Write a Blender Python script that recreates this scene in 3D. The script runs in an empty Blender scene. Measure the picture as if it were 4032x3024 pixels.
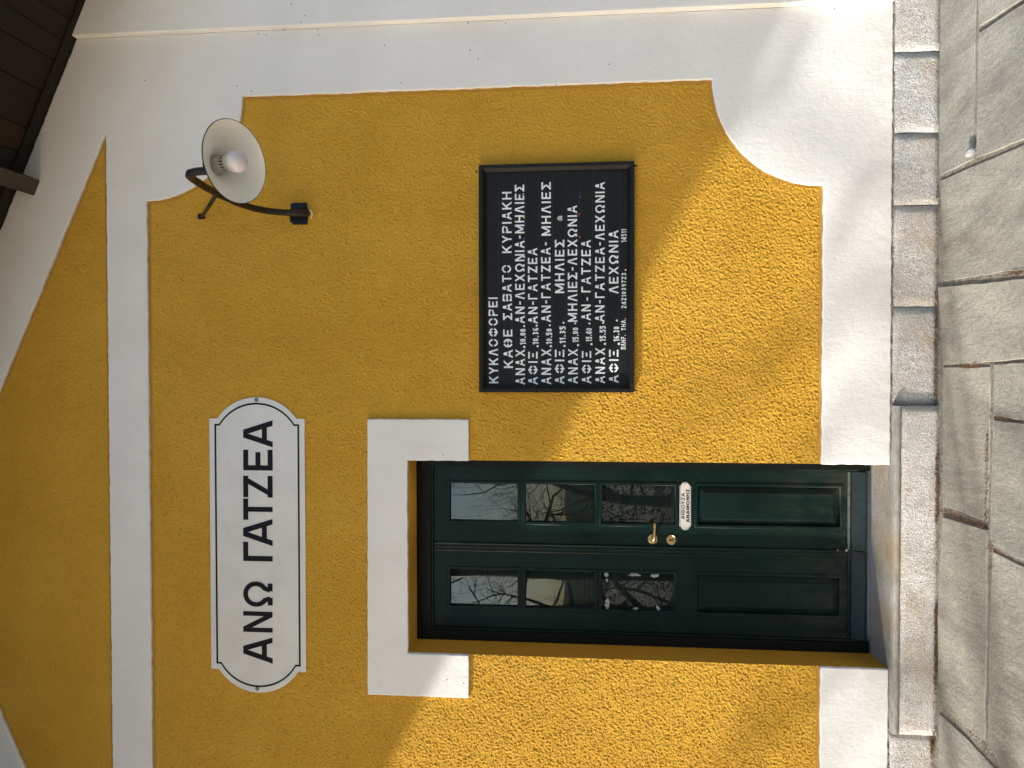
import bpy, bmesh, math, random
from mathutils import Vector, Matrix, noise
random.seed(7)
S = bpy.context.scene
C = S.collection
PI = math.pi

# ------------------------------------------------------------------ camera
CAM = Vector((0.0, -3.67, 1.581))
FPX = 3028.0
RIGHT = Vector((0.9998278919, 0.0185492158, 0.0003363047))
UP = Vector((0.0014315916, -0.0952127378, 0.9954559182))
BACK = Vector((0.0184969471, -0.9952841108, -0.0952229058))
cam_d = bpy.data.cameras.new('camera')
cam = bpy.data.objects.new('camera', cam_d)
C.objects.link(cam)
X, Y, Z = -UP, RIGHT, BACK            # the photograph was taken with the camera turned on its side
cam.matrix_world = Matrix(((X.x, Y.x, Z.x, CAM.x), (X.y, Y.y, Z.y, CAM.y), (X.z, Y.z, Z.z, CAM.z), (0, 0, 0, 1)))
cam_d.sensor_fit = 'HORIZONTAL'; cam_d.sensor_width = 36.0
cam_d.lens = 36.0 * FPX / 4032.0
cam_d.clip_start = 0.05; cam_d.clip_end = 2000
S.camera = cam

# ------------------------------------------------------------------ light
SUN_V = Vector((-2.7, -1.0, 1.16)); SUN_TO = SUN_V.normalized()
SUN_EL = math.asin(SUN_TO.z)
SUN_AZ = math.atan2(SUN_TO.x, SUN_TO.y)
w = bpy.data.worlds.new('World'); S.world = w; w.use_nodes = True
nt = w.node_tree; bg = nt.nodes['Background']
sky = nt.nodes.new('ShaderNodeTexSky'); sky.sky_type = 'NISHITA'; sky.sun_disc = False
sky.sun_elevation = SUN_EL; sky.sun_rotation = SUN_AZ
sky.air_density = 1.0; sky.dust_density = 2.5
nt.links.new(sky.outputs[0], bg.inputs[0]); bg.inputs[1].default_value = 0.15
sl = bpy.data.lights.new('sun', 'SUN'); sl.energy = 2.8; sl.angle = math.radians(0.53); sl.color = (1.0, 0.965, 0.915)
so = bpy.data.objects.new('sun', sl); C.objects.link(so)
so.rotation_euler = (-SUN_TO).to_track_quat('-Z', 'Y').to_euler()
so.location = (-12, -8, 8)
S.view_settings.view_transform = 'Standard'; S.view_settings.look = 'None'
S.view_settings.exposure = 1.04; S.view_settings.gamma = 1.0
S.view_settings.use_curve_mapping = False

# ------------------------------------------------------------------ helpers
def ray(px, py):
    return RIGHT * ((1512 - py) / FPX) + UP * ((2016 - px) / FPX) - BACK
def wall(px, py, yy=0.0):
    d = ray(px, py); p = CAM + d * ((yy - CAM.y) / d.y); return (p.x, p.z)
def floor(px, py, zz=0.0):
    d = ray(px, py); p = CAM + d * ((zz - CAM.z) / d.z); return (p.x, p.y)

def tag(o, label=None, cat=None, group=None, kind=None):
    if label: o['label'] = label
    if cat: o['category'] = cat
    if group: o['group'] = group
    if kind: o['kind'] = kind
    return o
def empty(name, loc=(0, 0, 0)):
    o = bpy.data.objects.new(name, None); o.location = loc; o.empty_display_size = 0.1
    C.objects.link(o); return o
def mesh(name, verts, faces, mat, parent=None, smooth=False, data_only=False):
    me = bpy.data.meshes.new(name); me.from_pydata([tuple(v) for v in verts], [], faces); me.update()
    if mat: me.materials.append(mat)
    if smooth:
        for p in me.polygons: p.use_smooth = True
    if data_only: return me
    o = bpy.data.objects.new(name, me); C.objects.link(o)
    if parent:
        o.parent = parent
        o.matrix_parent_inverse = Matrix.Translation(-world_loc(parent))
    return o
def world_loc(o):
    v = Vector(o.location)
    return v
class MB:
    def __init__(s): s.v = []; s.f = []
    def add(s, vs, fs):
        n = len(s.v); s.v += [tuple(v) for v in vs]; s.f += [tuple(i + n for i in f) for f in fs]
    def box(s, x0, x1, y0, y1, z0, z1):
        s.add([(x0, y0, z0), (x1, y0, z0), (x1, y1, z0), (x0, y1, z0), (x0, y0, z1), (x1, y0, z1), (x1, y1, z1), (x0, y1, z1)],
              [(0, 3, 2, 1), (4, 5, 6, 7), (0, 1, 5, 4), (1, 2, 6, 5), (2, 3, 7, 6), (3, 0, 4, 7)])
    def tube(s, pts, rad, n=10, caps=True):
        pts = [Vector(p) for p in pts]
        if not isinstance(rad, (list, tuple)): rad = [rad] * len(pts)
        base = len(s.v); prev = None
        for i, p in enumerate(pts):
            t = (pts[min(i + 1, len(pts) - 1)] - pts[max(i - 1, 0)]).normalized()
            if prev is None:
                a = t.orthogonal().normalized()
            else:
                a = (prev - t * prev.dot(t)).normalized()
            prev = a; b = t.cross(a)
            for k in range(n):
                g = 2 * PI * k / n
                s.v.append(tuple(p + (a * math.cos(g) + b * math.sin(g)) * rad[i]))
        for i in range(len(pts) - 1):
            for k in range(n):
                q = base + i * n
                s.f.append((q + k, q + (k + 1) % n, q + n + (k + 1) % n, q + n + k))
        if caps:
            s.f.append(tuple(base + k for k in range(n))[::-1])
            s.f.append(tuple(base + (len(pts) - 1) * n + k for k in range(n)))
    def lathe(s, origin, axis, prof, n=40):
        """prof: list of (distance along axis, radius)"""
        o = Vector(origin); ax = Vector(axis).normalized(); a = ax.orthogonal().normalized(); b = ax.cross(a)
        base = len(s.v)
        for (h, r) in prof:
            for k in range(n):
                g = 2 * PI * k / n
                s.v.append(tuple(o + ax * h + (a * math.cos(g) + b * math.sin(g)) * max(r, 1e-5)))
        for i in range(len(prof) - 1):
            for k in range(n):
                q = base + i * n
                s.f.append((q + k, q + (k + 1) % n, q + n + (k + 1) % n, q + n + k))
    def obj(s, name, mat, parent=None, smooth=False, bevel=0.0, seg=2):
        o = mesh(name, s.v, s.f, mat, parent, smooth)
        if bevel:
            m = o.modifiers.new('bevel', 'BEVEL'); m.width = bevel; m.segments = seg; m.limit_method = 'ANGLE'
            m.harden_normals = False
        return o

def prism(name, outline, holes, y0, y1, mat, parent=None, bev=0.0, jit=0.0, step=0.04):
    """flat shape in the plane of the wall (x,z), from y0 (front) to y1 (back)"""
    cu = bpy.data.curves.new(name, 'CURVE'); cu.dimensions = '2D'; cu.fill_mode = 'BOTH'
    th = (y1 - y0)
    cu.extrude = max(th / 2 - bev, 0.0001)
    if bev: cu.bevel_depth = bev; cu.bevel_resolution = 2; cu.offset = -bev
    for li in [outline] + list(holes):
        pts = list(li)
        if jit:
            q = []
            for i in range(len(pts)):
                a = pts[i]; b = pts[(i + 1) % len(pts)]
                L = math.hypot(b[0] - a[0], b[1] - a[1]); n = max(1, int(L / step))
                for k in range(n):
                    t = k / n; x = a[0] + (b[0] - a[0]) * t; z = a[1] + (b[1] - a[1]) * t
                    if k or L < step:
                        x += jit * noise.noise((x * 31, z * 31, 3.1)); z += jit * noise.noise((x * 31, z * 31, 8.7))
                    q.append((x, z))
            pts = q
        sp = cu.splines.new('POLY'); sp.points.add(len(pts) - 1); sp.use_cyclic_u = True
        for i, p in enumerate(pts): sp.points[i].co = (p[0], p[1], 0, 1)
    tmp = bpy.data.objects.new('tmp', cu); C.objects.link(tmp)
    dg = bpy.context.evaluated_depsgraph_get()
    me = bpy.data.meshes.new_from_object(tmp.evaluated_get(dg))
    bpy.data.objects.remove(tmp); bpy.data.curves.remove(cu)
    ym = (y0 + y1) / 2
    me.transform(Matrix(((1, 0, 0, 0), (0, 0, -1, ym), (0, 1, 0, 0), (0, 0, 0, 1))))
    me.name = name; me.materials.clear(); me.materials.append(mat)
    o = bpy.data.objects.new(name, me); C.objects.link(o)
    if parent:
        o.parent = parent; o.matrix_parent_inverse = Matrix.Translation(-world_loc(parent))
    return o
def rect(x0, x1, z0, z1): return [(x0, z0), (x1, z0), (x1, z1), (x0, z1)]

# ------------------------------------------------------------------ materials
class NT:
    def __init__(s, name):
        s.m = bpy.data.materials.new(name); s.m.use_nodes = True; s.t = s.m.node_tree; s.n = s.t.nodes
        s.b = s.n['Principled BSDF']; s.out = s.n['Material Output']
        s.co = s.n.new('ShaderNodeTexCoord').outputs['Object']
    def L(s, a, b): s.t.links.new(a, b)
    def mapping(s, sc):
        n = s.n.new('ShaderNodeMapping'); n.inputs['Scale'].default_value = sc; s.L(s.co, n.inputs[0]); return n.outputs[0]
    def noise(s, scale, detail=3, rough=.55, vec=None, dist=0.0):
        n = s.n.new('ShaderNodeTexNoise'); n.inputs['Scale'].default_value = scale; n.inputs['Detail'].default_value = detail
        n.inputs['Roughness'].default_value = rough; n.inputs['Distortion'].default_value = dist
        s.L(vec or s.co, n.inputs['Vector']); return n.outputs['Fac']
    def voro(s, scale, vec=None, feat='SMOOTH_F1', out='Distance'):
        n = s.n.new('ShaderNodeTexVoronoi'); n.feature = feat; n.inputs['Scale'].default_value = scale
        s.L(vec or s.co, n.inputs['Vector']); return n.outputs[out]
    def ramp(s, fac, stops):
        n = s.n.new('ShaderNodeValToRGB'); e = n.color_ramp.elements
        while len(e) < len(stops): e.new(0.5)
        for i, (p, c) in enumerate(stops):
            e[i].position = p; e[i].color = (c[0], c[1], c[2], 1) if isinstance(c, (tuple, list)) else (c, c, c, 1)
        s.L(fac, n.inputs[0]); return n.outputs[0]
    def mix(s, fac, a, b, mode='MIX'):
        n = s.n.new('ShaderNodeMix'); n.data_type = 'RGBA'; n.blend_type = mode
        for i, v in ((0, fac), (6, a), (7, b)):
            if isinstance(v, (int, float)): n.inputs[i].default_value = v
            elif isinstance(v, (tuple, list)): n.inputs[i].default_value = (v[0], v[1], v[2], 1)
            else: s.L(v, n.inputs[i])
        return n.outputs[2]
    def math(s, op, a, b=0.0):
        n = s.n.new('ShaderNodeMath'); n.operation = op
        for i, v in ((0, a), (1, b)):
            if isinstance(v, (int, float)): n.inputs[i].default_value = v
            else: s.L(v, n.inputs[i])
        return n.outputs[0]
    def bump(s, h, dist, strength=1.0, prev=None):
        n = s.n.new('ShaderNodeBump'); n.inputs['Distance'].default_value = dist
        if isinstance(strength, (int, float)): n.inputs['Strength'].default_value = strength
        else: s.L(strength, n.inputs['Strength'])
        s.L(h, n.inputs['Height'])
        if prev: s.L(prev, n.inputs['Normal'])
        return n.outputs[0]
    def fin(s, col=None, rough=0.6, bump=None, metal=0.0, spec=0.5):
        if col is not None:
            if isinstance(col, (tuple, list)): s.b.inputs['Base Color'].default_value = (col[0], col[1], col[2], 1)
            else: s.L(col, s.b.inputs['Base Color'])
        if isinstance(rough, (int, float)): s.b.inputs['Roughness'].default_value = rough
        else: s.L(rough, s.b.inputs['Roughness'])
        s.b.inputs['Metallic'].default_value = metal; s.b.inputs['Specular IOR Level'].default_value = spec
        if bump: s.L(bump, s.b.inputs['Normal'])
        return s.m

def m_stucco():
    s = NT('ochre_stucco')
    d = s.n.new('ShaderNodeVectorMath'); d.operation = 'ADD'
    nn = s.n.new('ShaderNodeTexNoise'); nn.inputs['Scale'].default_value = 45; s.L(s.co, nn.inputs['Vector'])
    sc = s.n.new('ShaderNodeVectorMath'); sc.operation = 'SCALE'; sc.inputs['Scale'].default_value = 0.012
    s.L(nn.outputs['Color'], sc.inputs[0]); s.L(s.co, d.inputs[0]); s.L(sc.outputs[0], d.inputs[1])
    v = d.outputs[0]
    a = s.noise(88, 5, .66, v, .5)
    b = s.voro(78, v)
    h = s.math('ADD', s.math('MULTIPLY', a, 1.5), s.math('MULTIPLY', b, -0.8))
    big = s.noise(2.2, 3)
    geo = s.n.new('ShaderNodeNewGeometry'); sx = s.n.new('ShaderNodeSeparateXYZ'); s.L(geo.outputs['True Normal'], sx.inputs[0])
    front = s.math('MAXIMUM', s.math('ABSOLUTE', sx.outputs['Y']), 0.22)
    bp = s.bump(s.noise(260, 3, .6), 0.003, front)
    col = s.ramp(big, [(0.3, (0.58, 0.312, 0.034)), (0.7, (0.65, 0.365, 0.046))])
    fine = s.ramp(a, [(0.3, (0.72, 0.66, 0.55)), (0.55, (1, 1, 1))])
    col = s.mix(0.4, col, fine, 'MULTIPLY')
    fleck = s.ramp(s.noise(9, 6, .7), [(0.66, 0.0), (0.74, 1.0)])
    col = s.mix(s.math('MULTIPLY', fleck, .25), col, (0.42, 0.21, 0.06))
    patch = s.ramp(s.noise(1.1, 5, .65, s.mapping((1, 1, .6))), [(.5, 0.0), (.66, 1.0)])
    col = s.mix(s.math('MULTIPLY', patch, .22), col, (.66, .40, .075))
    return s.fin(col, 0.9, bp, spec=.2)
def m_smooth_ochre():
    s = NT('smooth_ochre_paint')
    col = s.ramp(s.noise(14, 4), [(0.3, (0.43, 0.222, 0.034)), (0.7, (0.50, 0.265, 0.042))])
    return s.fin(col, 0.85, s.bump(s.noise(70, 3), .003, .6), spec=.2)
def m_white(name='white_limewash', k=1.0):
    s = NT(name)
    a = s.noise(26, 5, .6); b = s.noise(120, 3, .6, s.mapping((1, 1, .35))); c = s.noise(3.5, 3)
    h = s.math('ADD', s.math('MULTIPLY', a, .9), s.math('MULTIPLY', b, .35))
    bp = s.bump(h, .0034, .8)
    col = s.ramp(c, [(0.3, (0.74 * k, 0.725 * k, 0.70 * k)), (0.7, (0.79 * k, 0.78 * k, 0.76 * k))])
    sz = s.n.new('ShaderNodeSeparateXYZ'); s.L(s.co, sz.inputs[0])
    low = s.ramp(sz.outputs['Z'], [(.19, 1.0), (.34, 0.0)])
    grime = s.ramp(s.noise(16, 7, .75, s.mapping((1, 1, .55))), [(.42, 0.0), (.7, 1.0)])
    col = s.mix(s.math('MULTIPLY', s.math('MULTIPLY', low, grime), .45), col, (.45, .39, .30))
    drip = s.ramp(s.noise(9, 5, .7, s.mapping((1, 1, .12))), [(.6, 0.0), (.8, 1.0)])
    col = s.mix(s.math('MULTIPLY', drip, .16), col, (.55, .52, .46))
    spots = s.ramp(s.noise(11, 7, .8), [(0.74, 0.0), (0.79, 1.0)])
    col = s.mix(s.math('MULTIPLY', spots, .35), col, (0.55, 0.5, 0.42))
    return s.fin(col, 0.8, bp, spec=.25)
def m_plinth():
    s = NT('limewashed_plinth')
    a = s.noise(20, 5, .6); b = s.noise(90, 3, .6)
    bp = s.bump(s.math('ADD', a, s.math('MULTIPLY', b, .3)), .008, 1)
    return s.fin(s.ramp(s.noise(5, 4), [(.3, (.76, .76, .76)), (.7, (.84, .84, .83))]), .8, bp, spec=.25)
def m_granite():
    s = NT('tooled_granite')
    oi = s.n.new('ShaderNodeObjectInfo')
    sp = s.ramp(s.noise(160, 4, .75), [(.3, (.17, .17, .18)), (.43, (.46, .455, .45)), (.58, (.76, .76, .75))])
    st = s.ramp(s.noise(5.5, 5, .65), [(.42, 0.0), (.68, 1.0)])
    col = s.mix(s.math('MULTIPLY', st, .5), sp, (.40, .30, .19), 'MIX')
    dk = s.ramp(s.noise(9, 4, .6), [(.30, .68), (.5, 1.0)])
    col = s.mix(.8, col, dk, 'MULTIPLY')
    tint = s.ramp(oi.outputs['Random'], [(0, (.94, .95, .98)), (.5, (1.0, .99, .97)), (1, (1.03, .98, .92))])
    col = s.mix(1, col, tint, 'MULTIPLY')
    h = s.math('ADD', s.noise(110, 4, .7), s.math('MULTIPLY', s.noise(25, 3), .8))
    return s.fin(col, .85, s.bump(h, .009, 1), spec=.3)
def m_sill():
    s = NT('worn_marble_sill')
    v = s.mapping((1, .3, 1))
    st = s.ramp(s.noise(70, 5, .75, s.mapping((.25, 2.2, 1))), [(.40, 0.0), (.62, 1.0)])
    base = s.ramp(s.noise(7, 4), [(.3, (.19, .185, .16)), (.7, (.30, .29, .26))])
    col = s.mix(s.math('MULTIPLY', st, .5), base, (.50, .48, .42))
    br = s.ramp(s.noise(3.2, 4), [(.5, 0.0), (.7, 1.0)])
    col = s.mix(s.math('MULTIPLY', br, .6), col, (.30, .21, .11))
    return s.fin(col, .5, s.bump(s.noise(60, 4), .003, .7), spec=.4)
def m_flag():
    s = NT('green_grey_flagstone')
    oi = s.n.new('ShaderNodeObjectInfo')
    mp = s.n.new('ShaderNodeMapping'); mp.inputs['Scale'].default_value = (1, .35, 1); mp.inputs['Rotation'].default_value = (0, 0, .5)
    s.L(s.co, mp.inputs[0])
    cl = s.ramp(s.noise(5, 6, .62, mp.outputs[0], .3), [(.28, (.27, .262, .225)), (.5, (.385, .375, .325)), (.72, (.49, .475, .41))])
    fine = s.ramp(s.noise(75, 8, .85), [(.34, .5), (.6, 1.2)])
    col = s.mix(.8, cl, fine, 'MULTIPLY')
    rust = s.ramp(s.noise(2.6, 6, .7), [(.56, 0.0), (.72, 1.0)])
    col = s.mix(s.math('MULTIPLY', rust, .42), col, (.25, .165, .09))
    dark = s.ramp(s.noise(3.7, 4, .6, mp.outputs[0]), [(.34, .62), (.5, 1.0)])
    col = s.mix(.8, col, dark, 'MULTIPLY')
    spk = s.ramp(s.noise(38, 2, .4), [(.765, 0.0), (.79, 1.0)])
    col = s.mix(spk, col, (.55, .54, .5))
    tint = s.ramp(oi.outputs['Random'], [(0, (.92, .93, .92)), (.5, (1, 1, .97)), (1, (1.08, 1.04, .97))])
    col = s.mix(1, col, tint, 'MULTIPLY')
    h = s.math('ADD', s.noise(14, 9, .78, mp.outputs[0], .15), s.math('MULTIPLY', s.noise(140, 5, .7), .25))
    return s.fin(col, .62, s.bump(h, .012, 1), spec=.3)
def m_mortar():
    s = NT('dirty_mortar')
    col = s.ramp(s.noise(24, 6, .75), [(.32, (.14, .085, .05)), (.44, (.23, .21, .165)), (.72, (.40, .38, .32))])
    return s.fin(col, .95, s.bump(s.noise(90, 4), .008, 1), spec=.1)
def m_door():
    s = NT('dark_green_gloss_paint')
    g = s.noise(60, 4, .6, s.mapping((1, 1, .04)))
    col = s.ramp(s.noise(4, 3), [(.3, (.0030, .0115, .0095)), (.7, (.0052, .019, .0155))])
    r = s.ramp(s.noise(7, 4), [(.3, .24), (.7, .42)])
    sz = s.n.new('ShaderNodeSeparateXYZ'); s.L(s.co, sz.inputs[0])
    dust = s.ramp(sz.outputs['Z'], [(.22, .55), (.75, 0.0)])
    dn = s.ramp(s.noise(12, 6, .7, s.mapping((1, 1, .4))), [(.4, 0.0), (.75, 1.0)])
    col = s.mix(s.math('MULTIPLY', dust, dn), col, (.10, .10, .08))
    wear = s.ramp(s.noise(30, 6, .8), [(.71, 0.0), (.76, 1.0)])
    col = s.mix(s.math('MULTIPLY', wear, .3), col, (.13, .12, .09))
    return s.fin(col, r, s.bump(g, .002, .6), spec=.16)
def m_simple(name, col, rough=.5, metal=0, spec=.5, nz=0.0, scale=30):
    s = NT(name)
    if nz:
        a = s.noise(scale, 5, .65)
        c = s.ramp(a, [(.3, tuple(x * (1 - nz) for x in col)), (.7, tuple(min(x * (1 + nz), 1) for x in col))])
        return s.fin(c, rough, s.bump(a, .002, .4), metal, spec)
    return s.fin(col, rough, None, metal, spec)
def m_wood_dark(name='dark_stained_wood', tint=(1, 1, 1)):
    s = NT(name)
    oi = s.n.new('ShaderNodeObjectInfo')
    g = s.noise(28, 6, .7, s.mapping((1, .12, 1)))
    c1 = s.ramp(g, [(.3, (.006, .0035, .002)), (.7, (.019, .0095, .005))])
    col = s.mix(1, c1, tint, 'MULTIPLY')
    sp = s.ramp(s.noise(20, 6, .8), [(.72, 0.0), (.76, 1.0)])
    col = s.mix(s.math('MULTIPLY', sp, .35), col, (.14, .08, .03))
    return s.fin(col, .6, s.bump(g, .002, .6), spec=.3)
def m_glass():
    m = bpy.data.materials.new('window_glass'); m.use_nodes = True; t = m.node_tree; n = t.nodes
    n.remove(n['Principled BSDF'])
    tr = n.new('ShaderNodeBsdfTransparent'); tr.inputs[0].default_value = (.86, .9, .88, 1)
    gl = n.new('ShaderNodeBsdfGlossy'); gl.inputs['Roughness'].default_value = 0.006
    fr = n.new('ShaderNodeFresnel'); fr.inputs['IOR'].default_value = 1.62
    no = n.new('ShaderNodeTexNoise'); no.inputs['Scale'].default_value = 2.2
    tc = n.new('ShaderNodeTexCoord'); t.links.new(tc.outputs['Object'], no.inputs['Vector'])
    bu = n.new('ShaderNodeBump'); bu.inputs['Distance'].default_value = .006; bu.inputs['Strength'].default_value = .12
    t.links.new(no.outputs['Fac'], bu.inputs['Height']); t.links.new(bu.outputs[0], gl.inputs['Normal'])
    mu = n.new('ShaderNodeMath'); mu.operation = 'MULTIPLY'; mu.inputs[1].default_value = 1.25; t.links.new(fr.outputs[0], mu.inputs[0])
    mx = n.new('ShaderNodeMixShader'); t.links.new(mu.outputs[0], mx.inputs[0]); t.links.new(tr.outputs[0], mx.inputs[1]); t.links.new(gl.outputs[0], mx.inputs[2])
    t.links.new(mx.outputs[0], n['Material Output'].inputs[0]); return m

STUCCO = m_stucco(); OCHRE = m_smooth_ochre(); WHITE = m_white(); PLINTH = m_plinth(); GRANITE = m_granite()
SILL = m_sill(); FLAG = m_flag(); MORTAR = m_mortar(); GREEN = m_door(); WOOD = m_wood_dark(); WOOD2 = m_wood_dark('orange_brown_wood', (2.6, 1.5, .8)); GLASS = m_glass()
ENAMEL = m_simple('white_enamel', (.70, .69, .66), .22, 0, .5, .07, 5)
BLACKP = m_simple('black_print', (.005, .005, .008), .5, 0, .2)
BOARD = m_simple('black_board_paint', (.008, .009, .011), .5, 0, .25, .25, 14)
BFRAME = m_simple('black_frame_paint', (.009, .009, .0085), .5, 0, .25, .35, 40)
PAINTW = m_simple('chalky_white_lettering', (.76, .81, .84), .7, 0, .3, .12, 40)
IRON = m_simple('black_lamp_metal', (.006, .0055, .005), .42, 0, .25, .3, 40)
RUSTY = m_simple('brown_black_metal', (.018, .0115, .007), .5, 0, .3, .5, 60)
SHADEW = m_simple('cream_enamel_inside', (.90, .90, .86), .45, 0, .5, .03, 10)
BULB = m_simple('milky_bulb', (.66, .63, .69), .25)
PLAST = m_simple('white_plastic', (.66, .64, .55), .4)
BRASS = m_simple('worn_brass', (.62, .46, .22), .30, 1.0, .5, .25, 60)
HOLE = m_simple('black_recess', (.006, .005, .005), .7)
STEEL = m_simple('steel_screw', (.25, .25, .24), .4, .8)
SCRAP = m_simple('torn_white_paper', (.42, .43, .40), .8, 0, .3, .3, 120)
PALE = m_simple('pale_limestone', (.42, .42, .42), .7, 0, .3, .3, 60)
SHUT = m_simple('grey_green_shutter_paint', (.030, .044, .036), .5, 0, .4, .2, 12)
FRAMEM = m_simple('blackish_green_paint', (.0035, .006, .0055), .45, 0, .2, .4, 30)
LEAF = m_simple('dry_brown_leaf', (.16, .075, .03), .8, 0, .2, .6, 90)
BARK = m_simple('grey_bark', (.07, .06, .05), .9, 0, .2, .4, 8)
TILE = m_simple('terracotta_tile', (.30, .11, .05), .8, 0, .2, .3, 5)

# ================================================================== the building
XC = -0.953                                   # middle of the gable
XR, ZB, ZT = 1.342, 0.499, 3.755              # main ochre panel
XL = 2 * XC - XR
WR, WL = 1.658, 2 * XC - 1.658                # outer edges of the white surround
RK = 0.4475
def rake(x): return 4.555 + RK * 0.672 - RK * (XC + abs(x - XC))
DX0, DX1, DZ = -1.377, -0.437, 2.440          # door opening
BASE = 0.197

b = empty('station_building', (XC, 0, 0))
tag(b, 'ochre and white station house with gabled front, green double door and stone base', 'building')

# ochre wall, with the door opening cut through it
prism('wall', [(WL, .19), (DX0, .19), (DX0, DZ), (DX1, DZ), (DX1, .19), (WR, .19), (WR, rake(WR) + .02), (XC, rake(XC) + .02), (WL, rake(WL) + .02)], [], 0.0, 0.26, STUCCO, b)

import numpy as np
def rough_render(name, x0, x1, z0, z1, inside, seed, st=.0037):
    """relief of the thrown stucco as real lumps, one vertex every few millimetres"""
    nx = int(round((x1 - x0) / st)); nz = int(round((z1 - z0) / st))
    rg = np.random.default_rng(seed)
    fx = np.fft.fftfreq(nz + 1, st)[:, None]; fz = np.fft.fftfreq(nx + 1, st)[None, :]
    fr = np.sqrt(fx ** 2 + fz ** 2)
    def band(f0, wd):
        g = np.fft.ifft2(np.fft.fft2(rg.standard_normal((nz + 1, nx + 1))) * np.exp(-((fr - f0) / wd) ** 2)).real
        return g / g.std()
    def spec(filt):
        g = np.fft.ifft2(np.fft.fft2(rg.standard_normal((nz + 1, nx + 1))) * filt).real
        return g / g.std()
    n1 = spec(np.exp(-(fr / 115) ** 2) / (1 + (27 / (fr + 1e-3)) ** 3))
    n2 = spec(np.exp(-(fr / 90) ** 2) / (1 + (12 / (fr + 1e-3)) ** 3))
    n3 = spec(1 / (1 + (fr / 9) ** 3))
    h = n1 + .6 * n1 * n2 + .35 * n3
    h = h / h.std()
    h = np.where(h > 0, h ** .9 if False else np.sign(h) * np.abs(h) ** .85, -np.abs(h) ** 1.25 * .8)
    amp = .0019
    X_ = np.linspace(x0, x1, nx + 1)[None, :] * np.ones((nz + 1, 1)); Z_ = np.linspace(z0, z1, nz + 1)[:, None] * np.ones((1, nx + 1))
    H_ = -.0046 - h * amp
    cx = (X_[:-1, :-1] + st / 2); cz = (Z_[:-1, :-1] + st / 2)
    keep = inside(cx, cz)
    idx = np.arange((nz + 1) * (nx + 1)).reshape(nz + 1, nx + 1)
    q = np.stack([idx[:-1, :-1], idx[:-1, 1:], idx[1:, 1:], idx[1:, :-1]], -1)[keep]
    used = np.unique(q); remap = -np.ones(idx.size, dtype=np.int64); remap[used] = np.arange(len(used)); q = remap[q]
    co = np.stack([X_.ravel(), H_.ravel(), Z_.ravel()], -1)[used].astype(np.float32)
    me = bpy.data.meshes.new(name); me.vertices.add(len(co)); me.vertices.foreach_set('co', co.ravel())
    me.loops.add(q.size); me.loops.foreach_set('vertex_index', q.ravel().astype(np.int32))
    me.polygons.add(len(q)); me.polygons.foreach_set('loop_start', (np.arange(len(q)) * 4).astype(np.int32))
    me.polygons.foreach_set('loop_total', np.full(len(q), 4, dtype=np.int32))
    me.polygons.foreach_set('use_smooth', np.ones(len(q), dtype=bool))
    me.update(calc_edges=True); me.materials.append(STUCCO)
    o = bpy.data.objects.new(name, me); C.objects.link(o); o.parent = b
    o.matrix_parent_inverse = Matrix.Translation(-Vector(b.location)); return o
MG = .013
def in_main(x, z):
    r = .5 + MG
    k = (x > XL) & (x < XR - MG) & (z > ZB + MG) & (z < ZT - MG)
    for cx in (XR, XL):
        for cz in (ZB, ZT): k &= ((x - cx) ** 2 + (z - cz) ** 2) > r * r
    return k & ~((x > DX0 - .001) & (x < DX1 + .001) & (z < DZ + .001))
def in_tri(x, z): return (z > 3.967 + MG) & (z < 3.967 + (2.135 - np.abs(x - XC)) * .459 - MG * 1.1)
rough_render('rough_render', -2.4, XR, ZB, ZT, in_main, 4)
rough_render('rough_render', -2.5, XC + 2.14, 3.967, 4.72, in_tri, 5, .0045)

def panel_outline(d):
    """main panel with quarter round corners cut in, inset by d"""
    r = .5 + d; x0, x1, z0, z1 = XL + d, XR - d, ZB + d, ZT - d
    o = []
    def arc(cx, cz, a0, a1):
        # circle centred on the (un-inset) corner
        for k in range(17):
            a = math.radians(a0 + (a1 - a0) * k / 16); o.append((cx + r * math.cos(a), cz + r * math.sin(a)))
    e = math.degrees(math.asin(d / r)) if d else 0
    arc(XR, ZB, 180 - e, 90 + e); arc(XR, ZT, 270 - e, 180 + e); arc(XL, ZT, 0 - e, -90 + e); arc(XL, ZB, 90 - e, 0 + e)
    return o
po = panel_outline(0)
# white surround : everything round the two ochre panels, split in two plinth pieces by the door
i0 = 0
outer = [(WL, BASE), (DX0, BASE), (DX0, ZB)]
# walk from the door's left side round the panel (clockwise seen from the front) back to its right side
seq = list(po)                                # BR notch, TR notch, TL notch, BL notch
path = []
bl = seq[51:68]; tl = seq[34:51]; tr = seq[17:34]; br = seq[0:17]
path += bl[::-1] + tl[::-1] + tr[::-1] + br[::-1]
outer += path + [(DX1, ZB), (DX1, BASE), (WR, BASE), (WR, rake(WR)), (XC, rake(XC)), (WL, rake(WL))]
TZ = 3.967
tri = [(XC - 2.135, TZ), (XC + 2.135, TZ), (XC, TZ + 2.135 * .459)]
prism('white_surround', outer, [tri], -0.02, 0.0 - .0005, WHITE, b, bev=.005, jit=.0036, step=.016)
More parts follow.
